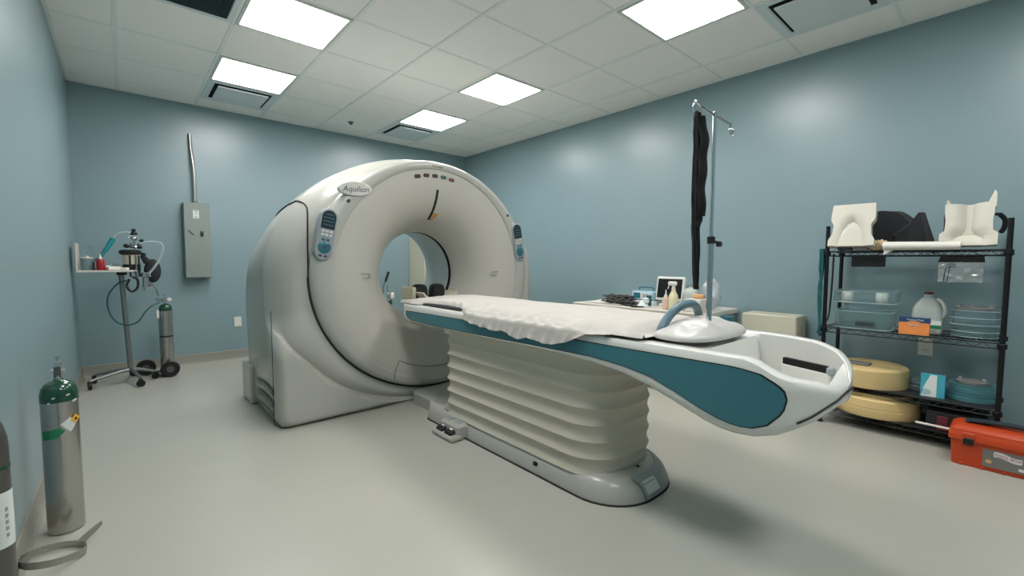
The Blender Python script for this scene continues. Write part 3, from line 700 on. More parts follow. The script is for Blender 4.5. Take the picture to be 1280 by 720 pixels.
# left edge cylinder
t2 = thing('steel_cylinder', 'tall dark steel cylinder with a white label cut by the left edge of the photo', 'gas cylinder', (-.302, -1.90, 0))
x_, y_ = -.302, -1.90
B().lathe([(.034, 0), (.038, .006), (.038, .62), (.036, .65), (.030, .68), (.026, .69), (0, .69)], (x_, y_, 0), 36).build('barrel', 'dsteel', t2, smooth=60)
B().lathe([(.022, .685), (.024, .72), (.020, .77), (.018, .79), (.008, .82), (0, .82)], (x_, y_, 0), 16).build('valve_stem', 'chrome', t2)
B().lathe([(.0388, .57), (.0388, .578)], (x_, y_, 0), 36).build('green_band', 'tgreen', t2)
b = B(); b.grid(lambda i, j: V((x_+(.0392)*math.cos(math.radians(-150+150*i)), y_+.0392*math.sin(math.radians(-150+150*i)), .365+.145*j)), 16, 2, thick=.0008); b.build('paper_label', 'white_s', t2)
for k in range(5):
    b = B(); b.grid(lambda i, j: V((x_+.0402*math.cos(math.radians(-45+9*i)), y_+.0402*math.sin(math.radians(-45+9*i)), .46-.017*k+.010*j)), 2, 1, thick=.0005); b.build('label_print', 'cpan', t2)

# strap bracket ring on the floor
st = thing('cylinder_clamp_ring', 'metal strap ring bracket with a flat handle lying on the floor, bottom left corner', 'metal ring', (-.24, -1.36, 0))
cx_, cy_, rr_ = -.252, -1.335, .083
b = B(); b.loft([[V((cx_+(rr_+d)*math.cos(2*PI*k/48)*1.05, cy_+(rr_+d)*math.sin(2*PI*k/48), z+.014*(1+math.cos(2*PI*k/48+2.4)))) for k in range(48)] for d, z in ((0, .0), (0, .026), (-.0025, .026), (-.0025, 0), (0, 0))], cap=False); b.build('ring_band', 'steel', st)
b = B(); b.grid(lambda i, j: V((cx_+.066+.062*i, cy_+.058+.050*i+.0*j, .014+.030*i+.024*(j-.5)*(1-.55*i**3)*1.0+.006*j)), 8, 3, thick=.003); b.build('handle_tab', 'steel', st)
for a_ in (-70, 35, 110): B().sphere((cx_+rr_*1.05*math.cos(math.radians(a_)), cy_+rr_*math.sin(math.radians(a_)), .022+.006*math.cos(math.radians(a_)+2.4)), .005, 8).build('rivet', 'chrome', st)

# ---------------------------------------------------------------- rolling anaesthesia stand (back left)
SX, SY = -.0, 1.62
rs = thing('rolling_medical_stand', 'grey rolling stand with a small tray, standing in the back left corner', 'medical stand', (SX, SY, 0))
B().tube([(SX, SY, .10), (SX-.035, SY, 1.0)], .019, 14).build('post', 'postm', rs)
b = B()
legs = [(-.27, -.08), (.06, -.24), (.17, .02), (.02, .27), (-.25, .17)]
for dx, dy in legs:
    lg = B(); lg.tube([(SX, SY, .125), (SX+dx*.4, SY+dy*.4, .11), (SX+dx, SY+dy, .075)], [.017, .014, .011], 8); lg.build('leg', 'postm', rs)
    cs = B(); cs.lathe([(.03, -.011), (.032, -.006), (.032, .006), (.03, .011)], (0, 0, 0), 20, axis='y')
    cs.v = [Matrix.Rotation(dx*5, 3, 'Z') @ p + V((SX+dx, SY+dy, .032)) for p in cs.v]; c1 = cs.build('caster_wheel', 'rub', rs)
    B().box((SX+dx, SY+dy, .062), (.03, .03, .022), bev=.005).build('caster_fork', 'rub', rs)
# tray: L bracket with side plate and base
b = B(); b.box((-.13, SY-.02, 1.012), (.36, .30, .016), bev=.003); b.build('tray', 'tray', rs)
B().box((-.305, SY-.02, 1.13), (.010, .30, .235), bev=.003).build('tray_side_plate', 'tray', rs)
B().box((-.03, SY-.02, .992), (.07, .08, .03), bev=.004).build('tray_clamp', 'rub', rs)
B().tube([(.05, SY-.13, 1.014), (.075, SY-.13, 1.01), (.078, SY-.13, .95)], .006, 8).build('tray_hook', 'steel', rs)
TZ = 1.0205
b = B().lathe([(.038, 0), (.04, .004), (.04, .095), (.042, .1), (.042, .107), (0, .107)], (-.245, SY-.06, TZ), 24); o = b.build('canister', 'gcan'); tag(o, 'grey-green canister with a pale lid at the wall end of the tray', 'canister')
B().lathe([(.043, .1), (.043, .108), (.036, .11), (.012, .111), (.012, .125), (0, .125)], (-.245, SY-.06, TZ), 24).build('lid', 'tray', o)
b = B().lathe([(.026, 0), (.028, .004), (.028, .078), (.024, .09), (.01, .098), (0, .098)], (-.162, SY-.10, TZ), 24); o = b.build('squeeze_bottle', 'red'); tag(o, 'small red bottle with a white nozzle on the stand tray', 'bottle')
B().lathe([(.012, .096), (.012, .112), (.006, .114), (.004, .14), (0, .142)], (-.162, SY-.10, TZ), 14).build('nozzle', 'wht', o)
b = B().lathe([(.008, 0), (.008, .07), (.005, .075), (0, .075)], (-.203, SY-.13, TZ), 10); b.box((-.203, SY-.13, TZ+.01), (.022, .022, .02), bev=.003); tag(b.build('penlight', 'rub'), 'short black upright tool between the canister and the red bottle', 'tool')
b = B(); b.box((-.085, SY-.1, TZ+.016), (.085, .09, .03), Matrix.Rotation(.3, 3, 'Z'), bev=.004); tag(b.build('white_carton', 'paper'), 'low white carton lying beside the red bottle', 'carton')
b = B(); b.box((-.01, SY-.11, TZ+.012), (.05, .06, .022), Matrix.Rotation(-.3, 3, 'Z'), bev=.003); tag(b.build('folded_wipe', 'paper'), 'folded white wipe at the right end of the tray', 'wipe')
b = B(); b.tube(curve([(-.14, SY+.02, TZ+.012), (-.09, SY+.05, TZ+.05), (-.03, SY, TZ+.035), (.0, SY+.03, TZ+.012)], 6), .011, 8); tag(b.build('coiled_tubing', 'tube'), 'clear ribbed tubing lying behind the white carton', 'tube')
b = B(); b.tube([(-.225, SY+.09, TZ+.0), (-.225, SY+.09, TZ+.19)], .022, 12); b.lathe([(.024, .19), (.024, .2), (.01, .205), (.01, .225), (0, .225)], (-.225, SY+.09, TZ), 14); tag(b.build('clear_jar', 'clear'), 'tall clear jar behind the grey-green canister', 'jar')
b = B(); b.tube(curve([(-.20, SY+.03, TZ+.085), (-.17, SY, 1.125), (-.13, SY-.01, 1.19), (-.10, SY-.01, 1.245), (-.075, SY-.01, 1.30)], 6), [.010]*6+[.014]*6+[.018]*6+[.021]*7, 12)
tag(b.build('teal_hose', 'tealp'), 'thick teal hose rising from the tray', 'hose')
# breathing apparatus head
hd = thing('anaesthesia_head', 'chrome and black breathing valve assembly mounted above the stand tray', 'medical device', (.07, SY, 1.0))
b = B(); b.tube([(.065, SY, .94), (.065, SY, 1.33)], .010, 10); b.lathe([(.02, 1.285), (.024, 1.3), (.02, 1.315)], (.065, SY, 0), 14); b.lathe([(.03, 1.215), (.036, 1.225), (.03, 1.235)], (.065, SY, 0), 16); b.tube([(.03, SY-.01, 1.25), (.12, SY-.01, 1.255)], .012, 10); b.tube([(.02, SY-.02, 1.30), (.065, SY, 1.34)], .008, 8); b.build('valve_block', 'chrome', hd)
b = B(); b.sphere((.065, SY, 1.375), .017, 12); b.lathe([(.024, 1.335), (.028, 1.345), (.022, 1.36)], (.065, SY, 0), 14); b.build('top_knob', 'rub', hd)
for p_ in ((.012, 1.235, .024), (.115, 1.285, .017), (.10, 1.225, .02)): B().sphere((p_[0], SY-.03, p_[1]), p_[2], 12, (1, .7, .8)).build('black_knob', 'rub', hd)
B().lathe([(.056, 1.07), (.06, 1.08), (.06, 1.155), (.055, 1.16)], (.04, SY, 0), 28).build('absorber_canister', 'beige', hd)
B().lathe([(.064, 1.155), (.078, 1.165), (.078, 1.19), (.06, 1.2), (0, 1.2)], (.035, SY, 0), 28).build('absorber_lid', 'rub', hd)
B().lathe([(.05, 1.0), (.062, 1.02), (.062, 1.07), (.0, 1.075)], (.04, SY, 0), 24).build('absorber_base', 'rub', hd)
for x_ in (.03, .07, .09): B().tube([(x_, SY-.062, .96), (x_, SY-.062, 1.15)], .007, 8).build('flow_tube', 'rub' if x_ != .07 else 'postm', hd)
B().tube(curve([(.02, SY-.06, .94), (.0, SY-.06, .88), (.03, SY-.07, .83), (.07, SY-.06, .86), (.075, SY-.05, .93), (.04, SY-.05, .96)], 6), .010, 10).build('black_coil', 'rub', hd)
b = B(); b.lathe([(.012, .83), (.02, .85), (.024, .88), (.024, .95), (.036, .96), (.036, .985), (.02, 1.0), (0, 1.0)], (.132, SY-.04, 0), 20); b.tube([(.09, SY-.04, .97), (.17, SY-.05, .965)], .010, 10); b.lathe([(.012, 0), (.012, .03)], (.17, SY-.05, .87), 12); b.tube([(.10, SY-.05, .86), (.175, SY-.05, .865)], .009, 8); b.build('chrome_vaporiser', 'chrome', hd)
b = B(); b.sphere((.185, SY+.02, 1.01), .078, 20, (.8, .5, 1.4)); b.tube([(.15, SY+.02, 1.09), (.12, SY+.01, 1.14), (.13, SY, 1.17)], [.03, .02, .016], 12)
tag(b.build('breathing_bag', 'blackfoam', smooth=70), 'black rubber breathing bag hanging beside the stand tray', 'breathing bag')
b = B(); b.tube(curve([(-.075, SY-.01, 1.30), (-.04, SY-.01, 1.345), (.01, SY-.01, 1.355), (.06, SY-.01, 1.345)], 6), .007, 10); tag(b.build('clear_tube', 'tube'), 'short clear tube between the teal hose and the chrome valve block', 'tube')
b = B(); b.tube(curve([(.10, SY-.02, 1.255), (.16, SY-.03, 1.275), (.235, SY-.03, 1.27), (.265, SY-.03, 1.23), (.25, SY-.03, 1.15), (.20, SY-.04, 1.05), (.155, SY-.045, .985)], 6), .010, 10)
tag(b.build('clear_tube', 'tube'), 'long clear tube looping from the valve block down to the chrome vaporiser', 'tube')
b = B(); b.tube(curve([(.0, SY-.05, .93), (-.06, SY-.03, .90), (-.125, SY-.02, .80), (-.13, SY-.02, .68), (-.09, SY-.02, .575), (-.02, SY-.03, .53), (.06, SY-.04, .55), (.12, SY-.03, .64), (.17, SY-.02, .69), (.222, SY+.02, .712)], 6), .006, 8)
tag(b.build('green_gas_hose', 'hose'), 'thin dark green hose looping from the stand to the cylinder on the trolley', 'hose')

# second oxygen cylinder on a two-wheel trolley
x2, y2 = .272, 1.74
tk2 = cyl_tank(x2, y2, .051, .63, .69, 'oxygen_cylinder', 'silver oxygen cylinder with a green top and regulator on a two-wheel trolley')
B().lathe([(.0525, 0), (.0525, .012)], (x2, y2, .375), 32).build('barrel_strap', 'rub', tk2)
valve(tk2, x2-.004, y2, .705, .9)
b = B(); b.lathe([(.024, -.01), (.024, .01)], (0, 0, 0), 16, axis='y'); b.v = [p+V((x2+.03, y2-.03, .735)) for p in b.v]; b.box((x2-.045, y2-.02, .735), (.05, .035, .04), bev=.006); b.tube([(x2-.05, y2-.02, .77), (x2-.06, y2-.03, .82), (x2-.085, y2-.03, .87)], .007, 8); b.build('regulator', 'chrome', tk2)
B().lathe([(.018, -.012), (.018, .002), (0, .002)], (x2+.03, y2-.035, .735), 16, axis='y').build('pressure_gauge', 'wht', tk2)
B().box((x2-.062, y2-.04, .60), (.02, .02, .075), bev=.003).build('flow_tag', 'wht', tk2)
tr = thing('cylinder_trolley', 'dark two-wheel trolley carrying the silver cylinder next to the rolling stand', 'trolley', (x2, y2+.07, 0))
for dx in (-.13, .0):
    b = B(); b.lathe([(.045, -.018), (.068, -.018), (.075, -.01), (.075, .01), (.068, .018), (.045, .018)], (0, 0, 0), 28, axis='x' if False else 'y'); b.v = [p+V((x2+dx-.03 if dx else x2+.01, y2+.11 if dx else y2-.105, .077)) for p in b.v]; w_ = b.build('wheel', 'rub', tr)
    b = B(); b.lathe([(.03, -.019), (.03, .019)], (x2+dx-.03 if dx else x2+.01, y2+.11 if dx else y2-.105, .077), 16, axis='y'); b.build('hub', 'dsteel', w_)
B().tube([(x2-.12, y2+.10, .077), (x2-.12, y2-.0, .04), (x2+.01, y2-.1, .077)], .008, 8).build('axle', 'dsteel', tr)
B().lathe([(.0, -.014), (.07, -.014), (.072, -.004), (.07, -.0005), (0, -.0005)], (x2, y2, .0146), 24).build('base_plate', 'dsteel', tr)
for dx in (-.045, .045): B().tube([(x2+dx, y2+.075, .02), (x2+dx, y2+.075, .50)], .007, 8).build('upright', 'dsteel', tr)
B().tube(curve([(x2-.045, y2+.075, .50), (x2-.04, y2+.08, .53), (x2+.04, y2+.08, .53), (x2+.045, y2+.075, .50)], 5), .007, 8).build('push_handle', 'dsteel', tr)

# ---------------------------------------------------------------- seen through the bore
cb = thing('storage_cabinet', 'beige metal cabinet on the back wall seen through the scanner bore', 'cabinet', (3.4, 1.9, 0))
B().box((3.42, 1.91, .72), (.70, .44, 1.44), bev=.01).build('carcass', 'cabm', cb)
for k, x_ in enumerate((3.245, 3.595)):
    d_ = B().box((x_, 1.682, .62), (.338, .018, 1.1), bev=.004).build('door', 'cabm', cb)
    B().box((x_+(.13 if k == 0 else -.13), 1.668, .72), (.014, .014, .12), bev=.003).build('handle', 'postm', d_)
B().box((3.42, 1.684, 1.27), (.68, .014, .13), bev=.003).build('top_drawer_band', 'cabd', cb)
x3, y3 = 2.44, 1.50
tk3 = cyl_tank(x3, y3, .051, .58, .64, 'oxygen_cylinder', 'oxygen cylinder with a green top glimpsed through the scanner bore')
valve(tk3, x3, y3, .655, .9)
b = B(); b.lathe([(.02, 0), (.022, .01), (.022, .06), (.012, .075), (0, .075)], (x3+.035, y3-.045, .645), 14); b.build('flow_meter', 'wht', tk3)
tr3 = thing('cylinder_trolley', 'trolley with a black-gripped handle behind the scanner, seen through the bore', 'trolley', (x3, y3+.07, 0))
for dx in (-.06, .06): B().tube([(x3+dx*.8, y3+.07, .02), (x3+dx*.5, y3+.07, .80)], .008, 8).build('upright', 'postm', tr3)
B().tube([(x3-.03, y3+.07, .79), (x3-.0, y3+.065, .86)], .010, 8).build('handle_shaft', 'postm', tr3); B().tube([(x3-.0, y3+.065, .85), (x3+.04, y3+.06, .97)], .016, 10).build('grip', 'rub', tr3)
B().lathe([(.0, -.014), (.07, -.014), (.072, -.004), (.07, -.0005), (0, -.0005)], (x3, y3, .0146), 24).build('base_plate', 'dsteel', tr3)
for dx in (-.09, .09): B().lathe([(.04, -.012), (.05, -.008), (.05, .008), (.04, .012)], (x3+dx, y3+.08, .052), 20, axis='x').build('wheel', 'rub', tr3)

# ---------------------------------------------------------------- counter along the right wall
CZ = .70
ct = thing('side_counter', 'pale worktop along the right wall behind the couch, covered with supplies', 'counter', (3.7, -1.35, 0))
B().box((3.71, -1.37, CZ-.022), (.70, 1.32, .044), bev=.006).build('worktop', ['ctop'], ct)
B().box((3.358, -1.37, CZ-.026), (.006, 1.318, .045), bev=.002).build('front_edge', 'cedge', ct)
for k in range(2): 
    d_ = B().box((3.40, -1.70+.64*k, .38), (.018, .60, .54), bev=.004).build('door', 'cabm', ct); B().tube([(3.385, -1.5+.25*k, .50), (3.385, -1.5+.25*k, .60)], .005, 8).build('handle', 'postm', d_)
B().box((3.74, -1.37, .34), (.63, 1.26, .62), bev=.004).build('base_cabinet', 'cabm', ct)
B().box((3.78, -1.37, .015), (.53, 1.2, .03)).build('plinth', 'rub', ct)
def onctr(name, m, lab, cat, b, group=None, **k): return tag(b.build(name, m, **k), lab, cat, group)
# paper sheets
b = B(); b.grid(lambda i, j: V((3.45+.22*i, -.80-.42*j, CZ+.004+.045*math.sin(PI*min(1, i*1.0))*math.sin(PI*j)*(.8+.5*nz(i*4, j*5)))), 10, 14, thick=.002); onctr('paper_drape', 'paper', 'crumpled white paper at the far end of the worktop', 'paper', b)
b = B()
for k in range(16):
    pts = [(3.58+.13*random.uniform(-1, 1), -1.10+.16*random.uniform(-1, 1), CZ+.013+.07*random.random()) for _ in range(5)]; b.tube(curve(pts, 5), .006, 6)
o = onctr('cable_pile', 'cable', 'tangled pile of grey and black cables on the worktop', 'cables', b); o['kind'] = 'stuff'
b = B()
for k in range(7):
    pts = [(3.52+.10*random.uniform(-1, 1), -1.20+.17*random.uniform(-1, 1), CZ+.012+.03*random.random()) for _ in range(5)]; b.tube(curve(pts, 5), .009, 6)
o = onctr('black_leads', 'rub', 'black leads lying in front of the grey cable pile', 'cables', b)
dv = thing('vital_signs_device', 'small pale blue device with a screen and carry handle on the worktop', 'medical device', (3.78, -1.32, CZ))
DT = Matrix.Translation((3.74, -1.305, 0)) 
B(DT).box((0, 0, CZ+.085), (.14, .24, .09), bev=.012).build('case', 'dev', dv)
B(DT).box((-.072, 0, CZ+.085), (.006, .21, .068), bev=.002).build('face_plate', 'devw', dv)
B(DT).box((-.077, .055, CZ+.088), (.004, .07, .05)).build('display', 'teal', dv)
for k in range(2): B(DT).box((-.077, -.02-.03*k, CZ+.088), (.004, .02, .03), bev=.001).build('key', 'cpan', dv)
B(DT).tube(curve([(0, .07, CZ+.13), (0, .07, CZ+.16), (0, -.07, CZ+.16), (0, -.07, CZ+.13)], 5), .006, 8).build('carry_handle', 'teal', dv)
B(DT).box((0, 0, CZ+.02), (.17, .26, .04), bev=.004).build('stand_box', 'devw', dv)
mo = thing('monitor', 'white-framed flat monitor with a black screen standing on the worktop', 'monitor', (3.72, -1.56, CZ))
MT = frame((3.70, -1.565, CZ+.165), (0, -1, 0), (.16, 0, 1))
MT = Matrix.Translation((0, 0, 0)) @ MT
B(MT).box((0, 0, -.015), (.27, .22, .03), bev=.008).build('housing', 'mframe', mo)
B(MT).box((0, -.0, .0015), (.235, .175, .003)).build('screen', 'screen', mo)
B().box((3.74, -1.565, CZ+.012), (.14, .18, .022), bev=.006).build('foot', 'mframe', mo); B().box((3.735, -1.565, CZ+.05), (.04, .06, .08), bev=.005).build('neck', 'mframe', mo)
b = B(); b.lathe([(.0, 0), (.05, .0), (.055, .008), (.05, .012), (.03, .04), (.018, .06), (0, .06)], (3.5, -1.42, CZ+.001), 20); b.box((3.5, -1.45, CZ+.06), (.04, .05, .05), bev=.01); onctr('small_scanner_cradle', ['devw'], 'small white gadget with a dark base near the front of the worktop', 'gadget', b)
b = B().lathe([(.045, 0), (.06, 0), (.06, .010), (.045, .010)], (3.44, -1.40, CZ+.001), 20); onctr('dark_coaster', 'rub', 'flat dark ring at the front edge of the worktop', 'ring', b)
b = B().box((3.60, -1.42, CZ+.05), (.03, .04, .1), bev=.006); onctr('teal_clip', 'hose', 'dark teal clip standing left of the monitor', 'clip', b)
b = B().lathe([(.026, 0), (.03, .004), (.03, .085), (.026, .1), (.012, .108), (0, .108)], (3.46, -1.665, CZ+.001), 20); o = onctr('dropper_bottle', 'pinkb', 'small pinkish bottle with a pointed white cap in front of the monitor', 'bottle', b); B().lathe([(.014, .106), (.014, .118), (.007, .13), (.003, .17), (0, .17)], (3.46, -1.665, CZ+.001), 12).build('pointed_cap', 'wht', o)
b = B().lathe([(.036, 0), (.04, .004), (.04, .10), (.034, .13), (.018, .16), (.016, .185), (0, .185)], (3.44, -1.745, CZ+.001), 22); o = onctr('spray_bottle', 'yjug', 'spray bottle of yellowish liquid with a white trigger head', 'bottle', b)
q = B(); q.box((3.44, -1.735, CZ+.225), (.03, .075, .035), bev=.008); q.lathe([(.014, .18), (.014, .21)], (3.44, -1.745, CZ), 12); q.tube([(3.44, -1.705, CZ+.22), (3.44, -1.695, CZ+.18)], .005, 6); q.build('trigger_head', 'wht', o)
b = B(); b.loft([rring(3.50-i_, 3.60+i_, -1.90-i_, -1.78+i_, .03, CZ+z) for z, i_ in ((.001, -.004), (.01, 0), (.15, 0), (.18, -.015), (.195, -.035), (.21, -.036))]); o = onctr('large_jug', 'milk', 'large cloudy white jug behind the tip of the black strap', 'jug', b)
b = B().box((3.47, -1.925, CZ+.055), (.12, .13, .108), bev=.006); onctr('white_box', 'wht', 'white box at the right end of the worktop', 'box', b)
b = B().box((3.50, -1.935, CZ+.127), (.07, .085, .032), Matrix.Rotation(.3, 3, 'Z'), bev=.006); onctr('orange_packet', 'orangei', 'orange packet lying on top of the white box', 'packet', b)
b = B(); b.sphere((3.68, -1.95, CZ+.14), .1, 18, (.8, .75, 1.38)); b.v = [p+V((nz(p.x*18, p.y*18, p.z*18), nz(p.x*18+5, p.y*18, p.z*18), 0))*.034 for p in b.v]; onctr('plastic_bag', 'bagm', 'crinkled clear plastic bag of supplies at the end of the worktop', 'bag', b)
wp = B().box((3.93, -2.35, .345), (.24, .40, .69), bev=.008); o = tag(wp.build('low_white_bin', 'cabm'), 'low cream cabinet beside the counter, below the IV pole', 'cabinet')
b = B(); b.loft([rring(3.66-i_, 3.78+i_, -2.115-i_, -2.04+i_, .02, z) for z, i_ in ((.0, -.006), (.25, 0), (.66, .008))]); tag(b.build('tall_bin', 'teal'), 'narrow teal bin standing at the right end of the counter', 'bin')

# ---------------------------------------------------------------- wire shelf unit
sx0, sx1, sy0, sy1 = 3.60, 3.99, -3.602, -2.775
shf = thing('wire_shelving_unit', 'black wire shelving unit with four tiers against the right wall', 'shelving unit', ((sx0+sx1)/2, (sy0+sy1)/2, 0))
for (x_, y_) in ((sx0, sy0), (sx0, sy1), (sx1, sy0), (sx1, sy1)):
    b = B(); b.tube([(x_, y_, .015), (x_, y_, 1.352)], .0125, 12)
    p_ = b.build('post', 'shelf', shf)
    b = B(); b.lathe([(.02, 0), (.02, .012), (.012, .018)], (x_, y_, 0), 12); b.build('foot', 'rub', p_)
TIERS = (1.185, .665, .285, .10)
for z_ in TIERS:
    b = B()
    for zz in (z_, z_-.03):
        for (p0, p1) in (((sx0, sy0), (sx0, sy1)), ((sx1, sy0), (sx1, sy1)), ((sx0, sy0), (sx1, sy0)), ((sx0, sy1), (sx1, sy1))): b.tube([(p0[0], p0[1], zz-.004), (p1[0], p1[1], zz-.004)], .0035, 6)
    for xx in (sx0, sx1):
        zz = []; n_ = 22
        for k in range(n_+1): zz.append((xx, sy0+(sy1-sy0)*k/n_, z_-.004-(.03 if k % 2 else 0)))
        b.tube(zz, .0022, 5)
    for k in range(1, 32): y_ = sy0+(sy1-sy0)*k/32; b.tube([(sx0, y_, z_-.003), (sx1, y_, z_-.003)], .002, 5)
    for xx in (sx0+.13, sx0+.26): b.tube([(xx, sy0, z_-.008), (xx, sy1, z_-.008)], .003, 5)
    for (x_, y_) in ((sx0, sy0), (sx0, sy1), (sx1, sy0), (sx1, sy1)): b.lathe([(.0185, -.022), (.020, -.02), (.020, .004), (.0185, .006)], (x_, y_, z_-.01), 12)
    b.build('wire_shelf', 'shelf', shf)
for z_ in TIERS[2:]: B().box(((sx0+sx1)/2, (sy0+sy1)/2, z_-.0006), (sx1-sx0-.01, sy1-sy0-.03, .0016)).build('dark_shelf_sheet', 'darkplate', shf)  # thin dark sheet over each of the two lowest tiers
S1, S2, S3, S4 = [z+.0005 for z in TIERS]
def onsh(name, m, lab, cat, b, group=None, **k): return tag(b.build(name, m, **k), lab, cat, group)
def moulded(name, lab, x, yc, w, h, tilt, outline, hole):
    # moulded head support: tilted shell, outline in (across, up); recess carved as a depth field
    T_ = frame((x, yc, S1+.004), (0, -1, 0), (tilt, 0, 1))
    b = B(T_)
    def zz(u, v): return hole(u, v)
    n_ = 36
    def fn(i, j):
        v = i; lo, hi = outline(v); u = lo+(hi-lo)*j; return V((u*w, v*h, zz(u, v)))
    b.grid(fn, n_, 30, thick=.05)
    return onsh(name, 'mold', lab, 'head support', b, smooth=50)
def ol1(v): a = interp(v, [(0, .52), (.15, .52), (.28, .44), (.5, .42), (.62, .5), (.78, .5), (1, .48)]); return -a, a
def hl1(u, v):
    q = math.sqrt((u/.40)**2+(v/.80)**2); q2 = math.sqrt((u/(.36 if v < .1 else .34))**2+(v/.56)**2)
    z = .058-.040*(1-sm((q-.72)/.28))
    return z+.030*(1-sm((q2-.86)/.06))
m1 = moulded('moulded_head_support', 'cream moulded head support with an arched recess at the left of the top shelf', 3.66, -2.905, .235, .285, .28, ol1, hl1)
def ol2(v):
    a = interp(v, [(0, .52), (.28, .52), (.34, .43), (.6, .42), (.75, .44), (1, .45)]); return -a, a
def hl2(u, v):
    c = interp(v, [(0, .40), (.25, .36), (.45, .24), (1, .26)]); q = sm((abs(u)-c+.12)/.2)
    lip = 1-sm((v-.06)/.1)
    return .052*q+(.012+.03*lip)*(1-q)
m2 = moulded('moulded_head_support', 'cream moulded head support with two pointed horns at the right of the top shelf', 3.68, -3.44, .225, .245, .2, ol2, hl2)
for sg, hh_ in ((-1, .06), (1, .10)):
    T_ = frame((3.68, -3.44, S1), (0, -1, 0), (.2, 0, 1)); b = B(T_)
    b.loft([[V((sg*.082-sg*.03*0+x, .235+y, z)) for x, y in ([(-.022, 0), (.022, 0), (sg*.020, hh_*.8), (sg*.012, hh_)] if True else [])] for z in (.0, .045)]); b.build('horn', 'mold', m2)
# straps on right support
b = B(); b.tube(curve([(3.755, -3.525, S1+.20), (3.76, -3.555, S1+.20), (3.765, -3.578, S1+.165), (3.763, -3.575, S1+.12), (3.76, -3.562, S1+.095)], 6), [.008]*6+[.012]*18+[.008], 8); b.build('strap', 'blackf', m2)
b = B(); b.box((3.80, -3.335, S1+.16), (.03, .02, .13), bev=.006); b.build('strap', 'blackf', m2)
# black pads
def arc_pad(i, j):
    y = -2.965-.25*j; t = j; h = .27*(1-.10*abs(t-.2))*(1-.35*sm((t-.55)/.6)); return V((3.86+.05*math.sin(PI*t)-.05*i, y, S1+.002+h*i))
b = B(); b.grid(arc_pad, 12, 16, thick=.05); onsh('curved_black_cushion', 'blackfoam', 'large curved black cushion standing behind the cream support on the top shelf', 'cushion', b, smooth=60)
def fold_pad(i, j): t = j; h = interp(t, [(0, .10), (.3, .16), (.62, .235), (.7, .24), (1, .02)]); return V((3.76+.03*math.sin(4*t)-.03*i, -3.09-.215*j, S1+.002+h*i))
b = B(); b.grid(fold_pad, 10, 14, thick=.035); onsh('folded_black_cushion', 'blackfoam', 'folded black cushion between the curved cushion and the horned support', 'cushion', b, smooth=50)
b = B(); b.box((3.62, -2.87, S1+.014), (.06, .075, .026), bev=.004); onsh('grey_sponge', 'darkplate', 'flat dark grey pad at the left front of the top shelf', 'pad', b)
b = B(); b.box((3.625, -2.955, S1+.022), (.06, .075, .042), bev=.006); onsh('grey_sponge', 'gpad', 'light grey block in front of the arched cream support', 'pad', b)
b = B(); b.lathe([(.0, 0), (.032, .0), (.034, .01), (.030, .345), (0, .35)], (0, 0, 0), 20); R_ = Matrix.Rotation(PI/2, 3, 'X'); b.v = [Matrix.Rotation(.02, 3, 'X') @ (R_ @ p)+V((3.60, -3.07, S1+.033)) for p in b.v]
b.v = [V((p.x, p.y, S1+(p.z-S1)*.8)) for p in b.v]
o = onsh('paper_roll', 'wht', 'long white paper roll lying on the front of the top shelf', 'paper roll', b)
b = B(); b.grid(lambda i, j: V((3.598-.03*i*(1-j)*.5, -3.075-.07*j, S1+.045-.075*i*(1-.6*j))), 4, 5, thick=.002); b.build('loose_end', 'wht', o)
b = B()
for k in range(5): b.sphere((3.63+.02*random.random(), -3.00-.018*k, S1+.034), .03, 12, (.8, .5, 1.05))
b.v = [p+V((nz(p.x*40, p.y*40, p.z*40), nz(p.x*40+9, p.y*40, p.z*40), nz(p.x*40, p.y*40+3, p.z*40)))*.012 for p in b.v]
onsh('tan_sponge_bundle', 'tan', 'bundle of tan sponges in clear wrap beside the white roll', 'sponges', b)
# hanging under the top shelf
b = B().box((3.80, -2.965, 1.118), (.12, .165, .08), bev=.003); onsh('black_tray', 'darkplate', 'black tray slung under the left half of the top shelf', 'tray', b)
ft = thing('foil_packet', 'crinkled silver foil packet hanging under the right end of the top shelf', 'packet', (3.70, -3.42, 1.0))
b = B(); b.loft([[V((3.66, -3.33, 1.148)), V((3.66, -3.51, 1.148)), V((3.80, -3.50, 1.148)), V((3.80, -3.34, 1.148))], [V((3.64, -3.32, 1.11)), V((3.64, -3.515, 1.11)), V((3.80, -3.51, 1.11)), V((3.80, -3.33, 1.11))]]); b.build('bracket', 'darkplate', ft)
b = B(); b.grid(lambda i, j: V((3.635+.006*nz(i*8, j*9), -3.325-.185*j, 1.11-.115*i)), 12, 16, thick=.006); b.build('foil_sheet', 'foil', ft)
for k, pts in enumerate(([(3.628, -3.36, 1.10), (3.628, -3.39, 1.10), (3.628, -3.395, 1.085), (3.628, -3.36, 1.08), (3.628, -3.35, 1.0)], [(3.628, -3.375, 1.085), (3.628, -3.365, 1.0)])): B().tube(curve(pts, 4), .0018, 6).build('wire_clip', 'rub', ft)
# teal rope and black cable on the left posts
b = B()
for k in range(6):
    pts = [(3.60+.012*random.uniform(-1, 1), -2.745+.012*random.uniform(-1, 1), z_) for z_ in (1.20, 1.08, .95, .82, .70, .60+.03*random.random())]; b.tube(curve(pts, 5), .005, 6)
tag(b.build('teal_rope', 'rope'), 'hank of teal cord hanging on the left front post of the shelving', 'cord')
b = B(); b.tube(curve([(3.78, -2.772, 1.17), (3.78, -2.77, 1.0), (3.77, -2.768, .85), (3.74, -2.765, .72), (3.66, -2.75, .66), (3.62, -2.745, .60), (3.68, -2.755, .62), (3.74, -2.76, .66)], 6), .006, 8); tag(b.build('black_cable', 'rub'), 'black cable drooping down the left side of the shelving', 'cable')
